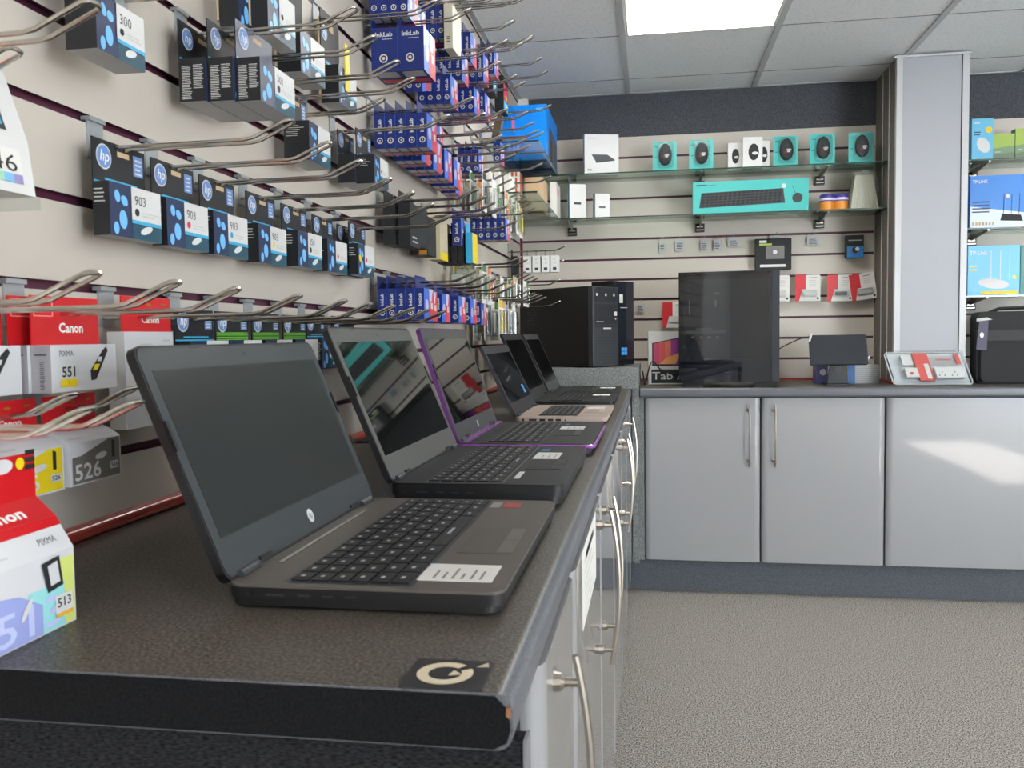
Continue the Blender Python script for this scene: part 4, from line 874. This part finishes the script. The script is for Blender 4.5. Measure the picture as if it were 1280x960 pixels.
# ---- small tags and boxes hooked on the back wall
def tiny_tag(x0, x1, z0, z1, lab, m=M_card_g, hookm=True):
    t = thing('price_ticket', lab, 'price ticket', ((x0+x1)/2, D-.016, z0), group='clear tickets hanging on the back wall'); w = x1-x0; h = z1-z0
    mb = MB(); mb.box(-w/2, w/2, 0, .0015, 0, h*.75, m); F = Face(mb, (-w/2, 0, 0), (1, 0, 0), (0, 0, 1)); F.lines(w*.15, w*.85, h*.1, h*.6, 4, M_ltxt if m is not M_card_g else M_dgrey, 1); mb.build('ticket', t)
    mb = MB(); mb.tube([(0, .014, h*.9), (0, -.03, h*.9), (0, -.05, h)], .0018, M_chrome, 6); mb.build('wire_prong', t)
for i, (a, b, z0, z1) in enumerate(((.694, .724, 1.54, 1.606), (.771, .817, 1.547, 1.611), (.894, .925, 1.54, 1.607), (.955, .993, 1.542, 1.605), (1.023, 1.076, 1.555, 1.611), (1.393, 1.449, 1.552, 1.607))): tiny_tag(a, b, z0, z1, 'small pale ticket on the back wall below the shelves, '+('leftmost', 'second from the left', 'third from the left', 'fourth from the left', 'left of the camera box', 'right of the black camera box')[i])
tiny_tag(.583, .622, 1.245, 1.30, 'small pale ticket on the back wall right of the second tower')
tiny_tag(1.22, 1.27, 1.575, 1.612, 'short hook ticket directly above the black camera box')
def pcam(F, R, L, w, d, h): F.rect(w*.28, w*.80, h*.34, h*.76, mat('print_grey', (110, 108, 106), .4), 1); F.disc(w*.54, h*.56, w*.06, M_card_w, 2); F.rect(w*.1, w*.3, h*.86, h*.94, M_card_w, 1); F.rect(w*.1, w*.45, h*.78, h*.84, mat('print_lime2', (160, 180, 60), .4), 1); F.lines(w*.12, w*.85, h*.08, h*.22, 1, M_card_w, 1, 0, .6)
stand_box('drive_carton', 'black square hardware box hanging on the back wall', 'box', 1.150, D-.062, 1.437, .165, .045, .148, M_blackm, prints=pcam)
stand_box('earphone_carton', 'small black and blue box hanging near the column', 'box', 1.566, D-.062, 1.484, .077, .045, .105, M_blackm, prints=lambda F, R, L, w, d, h: (F.rect(w*.02, w*.98, 0, h*.5, mat('print_blue2', (30, 110, 170), .4), 1), F.disc(w*.5, h*.33, w*.2, M_dtxt, 2), F.disc(w*.62, h*.38, w*.12, M_card_w, 3, 8), F.lines(w*.1, w*.9, h*.75, h*.85, 1, M_ltxt, 1)))
M_sred = mat('card_red', (200, 36, 44), .4)
def stick_pack(x, z, lab, rz=0, dark=False, w=.115, h=.125):
    t = thing('memory_stick_pack', lab, 'memory stick pack', (x, D-.045, z), 0, 'red and white memory stick packs'); t.rotation_euler = (0, rz, 0)
    mb = MB(); mb.prism(rrect(0, w, 0, h, .006, 2), 'y', 0, .0015, M_paper); F = Face(mb, (0, 0, 0), (1, 0, 0), (0, 0, 1))
    F.poly([(0, h*.45), (w*.42, h*.45), (w*.42, h), (0, h)], M_sred, 1); F.poly([(0, 0), (w*.15, 0), (w*.28, h*.45), (0, h*.45)], M_sred, 1); F.lines(w*.55, w*.9, h*.6, h*.85, 3, M_ltxt, 1); F.lines(w*.55, w*.9, h*.88, h*.93, 1, M_dgrey, 1)
    F.disc(w*.9, h*.1, w*.05, M_dgrey, 1, 8); mb.build('backing_card', t)
    mb = MB(); mb.prism(rrect(w*.22, w*.85, h*.15, h*.42, .005, 3), 'y', -.012, 0, M_blister); mb.build('blister', t)
    mb = MB(); mb.bevbox(w*.30, w*.78, -.008, -.002, h*.22, h*.36, M_dgrey if dark else M_card_w, .004, 2, 'y'); mb.build('memory_stick', t)
for a in ((1.195, 1.285, 'memory stick pack partly hidden behind the right side of the glass computer case'), (1.336, 1.284, 'memory stick pack, leftmost full one right of the computer case'), (1.483, 1.281, 'memory stick pack with a dark stick, middle of the three', 0, True), (1.597, 1.278, 'tilted memory stick pack nearest the column', -.15), (.708, 1.166, 'memory stick pack half hidden left of the glass computer case')): stick_pack(*a)

# ================================================================ things on the back counter
def tower(name, x, y, z, rz, w, d, h, lab, second=False):
    """front faces local -y... local x = along side (depth) ; origin at near bottom corner"""
    t = thing('computer_tower', lab, 'computer tower', (x, y, z), rz)
    Mt = mat('tower_side', (16, 15, 15), .42); Mf = mat('tower_front', (54, 56, 60), .4); Mf2 = mat('tower_front_dark', (40, 42, 46), .35)
    mb = MB(); mb.box(-d, -.03, 0, w, .008, h, Mt); mb.build('case_body', t)
    for a in (-d+.03, -.07): 
        mb = MB(); mb.box(a, a+.02, .01, w-.01, 0, .008, M_black); mb.build('foot', t)
    if not second:
        mb = MB(); mb.prism(rrect(-.03, 0, 0, w, .004, 2), 'z', .006, h*.995, Mf); F = Face(mb, (0, 0, 0), (0, 1, 0), (0, 0, 1))
        F.rect(w*.06, w*.96, h*.80, h*.985, Mf2, 1)
        for a in (.15, .5, .82): F.rect(w*a-.005, w*a+.005, h*.88, h*.91, M_ltxt, 2)
        F.rect(w*.06, w*.96, h*.53, h*.78, Mf2, 1); F.rect(w*.82, w*.93, h*.64, h*.69, M_ltxt, 2); F.disc(w*.88, h*.60, .004, M_ltxt, 2); F.lines(w*.12, w*.5, h*.56, h*.58, 1, M_ltxt, 2)
        F.rect(w*.06, w*.96, h*.50, h*.515, M_black, 1); F.rect(w*.4, w*.7, h*.475, h*.49, M_ltxt, 1)
        for i in range(10): F.rect(w*.08, w*.94, h*(.05+.04*i), h*(.055+.04*i), Mf2, 1)
        mb.build('front_panel', t)
        mb = MB(); F = Face(mb, (-d, 0, 0), (1, 0, 0), (0, 0, 1))
        for i in range(5):
            for j in range(5): F.disc(d*.12+.012*i, h*.55+.014*j, .004, M_blackg, 1, 8)
        F.rect(d*.10, d*.2, h*.60, h*.612, M_dgrey, 2); mb.build('side_vent', t)
    else:
        mb = MB(); mb.prism([(-.03, .0), (-.03, w), (.0, w), (.006, w*.5), (0, 0)], 'z', .03, h*.99, mat('tower_black_front', (30, 34, 42), .22)); F = Face(mb, (.0065, 0, 0), (0, 1, 0), (0, 0, 1))
        F.rect(w*.1, w*.3, h*.74, h*.84, M_ltxt, 1); F.lines(w*.15, w*.6, h*.68, h*.7, 1, M_ltxt, 1)
        for i in (0, 1):
            for j in (0, 1): F.rect(w*(.2+.17*i), w*(.36+.17*i), h*(.13+.045*j), h*(.17+.045*j), Mwb, 1)
        mb.build('front_panel', t); mb = MB(); mb.box(-.03, 0, 0, w, .006, .03, M_black); mb.build('front_base', t)
    return t
tower('a', .407, 3.775, .993, -math.radians(38), .168, .456, .353, 'black computer tower with grey drive front on the carpeted corner block')
tower('b', .500, 3.975, .993, -math.radians(38), .120, .15, .385, 'slim black computer tower with blue window badge behind the larger one', True)
# glass sided gaming case
def case():
    w, d, h = .420, .21, .475; a = math.atan2(-.05, .42)
    t = thing('gaming_computer_case', 'wide black computer case with smoked glass side on the back worktop', 'computer case', (.772, 3.885, .903), a)
    mb = MB(); z0 = .022
    mb.box(0, w, d-.003, d, z0, z0+h, M_blackm); mb.box(0, w, 0, d-.003, z0, z0+.003, M_blackm); mb.box(0, w, 0, d-.003, z0+h-.003, z0+h, M_blackm); mb.box(0, .003, 0, d-.003, z0+.003, z0+h-.003, M_blackm)
    mb.box(w-.045, w, .0, d-.003, z0+.003, z0+h-.003, mat('case_front', (44, 47, 54), .4)); mb.box(.003, w-.045, .01, d-.003, z0+.003, z0+.10, mat('psu_shroud', (46, 49, 56), .5))
    mb.build('frame', t)
    mb = MB(); mb.box(.004, w-.046, d-.02, d-.004, z0+.1, z0+h-.02, mat('motherboard_tray', (70, 73, 80), .5)); F = Face(mb, (.004, d-.0201, z0+.1), (1, 0, 0), (0, 0, 1))
    F.rect(.03, .18, .10, .33, mat('motherboard', (50, 54, 62), .4), 1)
    for x, z, ww, hh, m in ((.025, .20, .004, .06, M_ltxt), (.05, .30, .03, .004, M_dgrey), (.14, .29, .02, .004, M_ltxt), (.08, .25, .02, .02, M_dgrey), (.14, .23, .006, .03, M_ltxt), (.2, .22, .012, .03, mat('led_red', (150, 40, 30), .4))): F.rect(x, x+ww, z, z+hh, m, 2)
    mb.build('motherboard', t)
    mb = MB(); mb.box(.03, .19, .05, d-.022, z0+.21, z0+.225, mat('card_metal', (120, 120, 122), .35, metal=.6)); mb.box(.07, .14, .05, d-.022, z0+.225, z0+.235, MATS['card_metal']); F = Face(mb, (.03, .05, z0+.20), (1, 0, 0), (0, 0, 1))
    for i in range(4): F.rect(.02+.035*i, .032+.035*i, -.008, -.003, M_ltxt, 1)
    mb.box(.03, .19, .05, d-.022, z0+.19, z0+.21, M_black); mb.build('graphics_card', t)
    mb = MB(); mb.box(.002, w-.03, -.004, -.0005, z0, z0+h, M_sideglass); mb.build('side_glass', t)
    mb = MB()
    for x, z in ((.012, z0+.012), (w-.042, z0+.012), (.012, z0+h-.012), (w-.042, z0+h-.012)): mb.tube([(x, -.010, z), (x, -.004, z)], .005, M_black, 12)
    mb.build('thumb_screw', t)
    for x in (.01, w-.11): mb = MB(); mb.prism([(x, 0), (x+.09, 0), (x+.075, .022), (x+.012, .022)], 'y', .005, d-.01, M_black); mb.build('foot', t)
case()
def ptab(F, R, L, w, d, h):
    F.rect(w*.08, w*.98, h*.02, h*.28, mat('print_ink', (20, 34, 40), .4), 1); F.text('Tab A', w*.10, h*.09, h*.15, M_card_w, 2, width=w*.95, bold=.005)
    F.poly([(w*.10, h*.34), (w*1.0, h*.34), (w*1.0, h*.90), (w*.10, h*.78)], M_dgrey, 1)
    cs = ((196, 70, 110), (214, 90, 90), (226, 120, 90), (170, 70, 150), (120, 60, 140))
    for i in range(5): F.poly([(w*(.14+.16*i), h*.38), (w*(.30+.16*i), h*.38), (w*(.30+.16*i), h*(.79+.02*i)), (w*(.14+.16*i), h*(.77+.02*i))], mat('tabp%d' % i, cs[i], .4), 2)
    F.poly([(w*.3, h*.38), (w*.75, h*.38), (w*.9, h*.6), (w*.5, h*.5)], mat('print_peach', (232, 160, 90), .4), 3); F.lines(w*.05, w*.2, h*.95, h*.97, 1, M_dgrey, 1)
stand_box('tablet_box', 'white tablet box with pink and purple screen picture left of the computer case', 'box', .640, 4.105, ZC, .165, .045, .245, M_card_w, rz=.06, prints=ptab, l=mat('carton_bone', (190, 184, 168), .5))
cable([(.612, 4.12, ZC+.06), (.618, 4.09, ZC+.03), (.625, 4.06, ZC+.004), (.655, 4.05, 1.01), (.70, 4.06, .97), (.78, 4.07, .945)], .0035, M_black, 'black cable looping in front of the tablet box')
# small display on a stand
t = thing('card_reader_display', 'small dark tilted display unit on a black stand on the back worktop', 'display', (1.46, 3.99, ZC))
M = Matrix.Translation((0, 0, .155)) @ Matrix.Rotation(.0, 4, 'Y') @ Matrix.Rotation(-.35, 4, 'X')
mb = MB(M); mb.prism(rrect(-.122, .118, -.068, .068, .006, 3), 'y', 0, .014, mat('display_back', (26, 30, 38), .5)); mb.build('screen_panel', t)
mb = MB(); mb.prism([(-.045, 0), (.045, 0), (.03, .1), (-.03, .1)], 'y', .02, .034, M_black); mb.box(-.055, .055, -.03, .07, 0, .006, M_black); mb.box(-.016, .016, .014, .0196, .06, .082, M_dgrey); mb.build('stand', t)
mb = MB(); mb.prism([(-.128, .19), (-.120, .192), (-.110, .225), (-.118, .228)], 'y', -.004, .012, M_card_w); mb.prism([(.108, .085), (.118, .085), (.136, .125), (.130, .128)], 'y', .02, .034, M_card_w); mb.build('side_clip', t)
cable([(1.34, 4.0, 1.115), (1.30, 4.03, 1.105), (1.24, 4.1, 1.07), (1.2, 4.15, 1.04)], .0025, M_dgrey, 'thin grey cable running from the small display to the computer case')
stand_box('silver_carton', 'silver grey carton lying behind the small display', 'box', 1.55, 4.10, ZC, .105, .10, .082, mat('carton_silver', (150, 150, 148), .4), prints=lambda F, R, L, w, d, h: [F.rect(0, w, h*(.1+.11*i), h*(.12+.11*i), M_card_g, 1) for i in range(8)])
stand_box('blue_carton', 'small blue and yellow carton between the display stand and the silver carton', 'box', 1.515, 4.08, ZC, .033, .10, .086, mat('carton_midblue', (40, 90, 150), .4), l=M_yel)
stand_box('purple_carton', 'small purple and white carton left of the display stand', 'box', 1.385, 4.10, ZC, .05, .08, .08, mat('carton_violet', (84, 84, 140), .4), prints=lambda F, R, L, w, d, h: F.disc(w*.6, h*.65, w*.3, M_card_w, 1, 10))
# surge protector blister leaning on the column
t = thing('extension_lead_pack', 'clear blister pack with white extension lead leaning on the column', 'blister pack', (1.69, 3.955, ZC+.004))
M = Matrix.Rotation(-.45, 4, 'X'); sk = lambda x, z: (x-.18*z, z)
def quadp(mb, x0, x1, z0, z1, y0, y1, m): mb.prism([sk(x0, z0), sk(x1, z0), sk(x1, z1), sk(x0, z1)], 'y', y0, y1, m)
mb = MB(M); quadp(mb, .0, .30, 0.0, .145, .006, .008, mat('insert_grey', (216, 219, 224), .5)); quadp(mb, .155, .285, .085, .135, .004, .006, M_card_w); mb.build('backing_card', t)
mb = MB(M); quadp(mb, .098, .158, .012, .140, -.012, -.004, mat('card_coral', (206, 90, 84), .4)); quadp(mb, .132, .150, .02, .09, -.013, -.012, M_card_w); quadp(mb, .268, .285, .09, .135, -.008, -.004, MATS['card_coral']); F = Face(mb, (.155, -.0135, .1), (1, 0, 0), (0, 0, 1)); F.lines(.01, .095, .005, .022, 2, MATS['card_coral'], 1); mb.build('red_card', t)
mb = MB(M); quadp(mb, .165, .275, .02, .068, -.026, -.004, M_card_w); quadp(mb, .045, .095, .022, .066, -.026, -.004, M_card_w); quadp(mb, .045, .085, .080, .125, -.022, -.004, M_card_w)
F = Face(mb, (0, -.0262, 0), (1, 0, 0), (0, 0, 1))
for x in (.185, .235): 
    for dx, dz in ((.005, .045), (-.006, .03), (.014, .03)): F.disc(x+dx-.008, dz, .003, M_dgrey, 1, 8)
F.disc(.060, .04, .007, MATS['card_coral'], 1, 10); mb.build('socket_strip', t)
mb = MB(M); quadp(mb, -.008, .308, -.002, .150, .008, .0095, M_blister); quadp(mb, .0, .30, .002, .145, -.030, .004, M_blister)
mb.build('blister', t)
mb = MB(M); R = [sk(x, z) for x, z in rrect(-.010, .310, .002, .150, .014, 3)]; mb.tube([(x, .004, z) for x, z in R], .0026, M_card_w, 6, closed=True); mb.build('rim', t)
# ---- right hand shelves
def prt(F, R, L, w, d, h):
    F.poly([(0, 0), (w, 0), (w, h*.28), (0, h*.42)], mat('print_haze', (206, 222, 236), .4), 1); F.text('TP-LINK', w*.04, h*.86, h*.06, M_card_w, 2, width=w*.28, bold=.03)
    F.lines(w*.04, w*.42, h*.3, h*.55, 4, M_hpn, 3); F.poly([(w*.55, h*.14), (w*.96, h*.12), (w*.92, h*.24), (w*.58, h*.27)], M_blackm, 3)
    for x in (.60, .74, .88): F.poly([(w*x, h*.26), (w*(x+.012), h*.26), (w*(x+.02), h*.64), (w*(x+.01), h*.64)], M_dtxt, 3)
    F.disc(w*.68, h*.60, w*.035, M_card_w, 3, 10)
    for i in range(7): F.rect(w*(.04+.06*i), w*(.08+.06*i), h*.06, h*.12, M_tan, 2)
stand_box('router_box', 'large blue router box with three black antennas on the middle shelf', 'box', 2.055, 4.20, 1.585, .228, .08, .232, mat('carton_azure', (24, 120, 205), .35), prints=prt)
def prt2(F, R, L, w, d, h):
    F.text('TP-Link', w*.03, h*.82, h*.08, M_card_w, 1, width=w*.34, bold=.02); F.disc(w*.5, h*.24, w*.30, M_card_w, 1, 20, h*.10, -.12); F.rect(w*.26, w*.98, h*.02, h*.09, M_yel, 1); F.lines(w*.02, w*.2, h*.5, h*.65, 2, M_yel, 1)
    for x in (.44, .62, .80): F.rect(w*x, w*x+.003, h*.3, h*.9, M_glare_print, 1)
    F.disc(w*.90, h*.36, w*.04, M_yel, 2, 10)
stand_box('router_box', 'light blue router box with a white router and yellow strip on the lowest shelf', 'box', 2.05, 4.20, 1.287, .215, .08, .222, mat('carton_skyblue', (90, 176, 214), .35), prints=prt2); stand_box('router_box', 'green sided box at the photo edge beside the light blue router box', 'box', 2.272, 4.21, 1.287, .12, .08, .22, mat('carton_seagreen', (60, 130, 120), .4))
def padp(F, R, L, w, d, h): F.disc(w*.55, h*.36, w*.28, M_card_w, 1, 14, h*.20, .5); F.disc(w*.80, h*.72, w*.16, M_yel, 2, 12); F.lines(w*.1, w*.5, h*.88, h*.94, 1, M_card_w, 1); F.lines(w*.1, w*.5, h*.6, h*.72, 2, M_hpn, 1)
stand_box('adapter_box', 'light blue box with white adapters left end of the top right shelf', 'box', 2.058, 4.20, 1.885, .088, .05, .182, mat('carton_paleblue', (96, 176, 210), .4), prints=padp)
def grn(F, R, L, w, d, h): F.poly([(0, h*.45), (w, h*.55), (w, h), (0, h)], mat('print_leaf', (150, 176, 70), .4), 1); F.poly([(0, 0), (w, 0), (w, h*.3), (0, h*.2)], mat('print_moss', (90, 110, 80), .4), 1); F.lines(w*.1, w*.4, h*.3, h*.38, 1, M_ltxt, 2)
for i, x in enumerate((2.152, 2.245)): stand_box('network_box', '%s green box on the top right shelf' % ('left', 'right')[i], 'box', x, 4.22, 1.885, .09, .05, .115+.02*i, mat('carton_sage', (110, 140, 100), .4), prints=grn, group='green boxes on the top right shelf')
# bag
t = thing('laptop_bag', 'black fabric laptop bag standing on the worktop right of the column', 'bag', (2.03, 4.0, ZC))
Mbag = noisy(mat('bag_nylon', (36, 36, 38), .8), (28, 28, 30), (46, 46, 48), 500, 2)
mb = MB(); mb.prism(rrect(0, .42, 0, .31, .03, 5), 'y', .02, .10, Mbag); mb.build('bag_body', t, smooth=True)
mb = MB(); mb.prism(rrect(.012, .408, .01, .20, .02, 4), 'y', 0, .02, Mbag); mb.build('front_pocket', t, smooth=True)
mb = MB(); mb.prism(rrect(-.003, .423, .185, .232, .006, 2), 'y', -.004, .02, mat('bag_band', (52, 52, 53), .7)); mb.build('band', t, smooth=True)
mb = MB(); mb.tube([(.06, .06, .305), (.10, .06, .322), (.21, .06, .326), (.32, .06, .322), (.36, .06, .305)], .008, M_black, 8); mb.build('handle', t, smooth=True)
mb = MB(); mb.prism([(-.012, .15), (.03, .145), (.036, .27), (.0, .275)], 'y', -.010, -.008, mat('swing_tag', (66, 60, 84), .5)); F = Face(mb, (0, -.010, 0), (1, 0, 0), (0, 0, 1)); F.disc(.01, .21, .008, M_card_w, 1, 10, .012); mb.prism([(-.012, .268), (.05, .275), (.03, .285), (-.012, .28)], 'y', -.012, -.009, M_ltxt); mb.build('swing_tag', t)
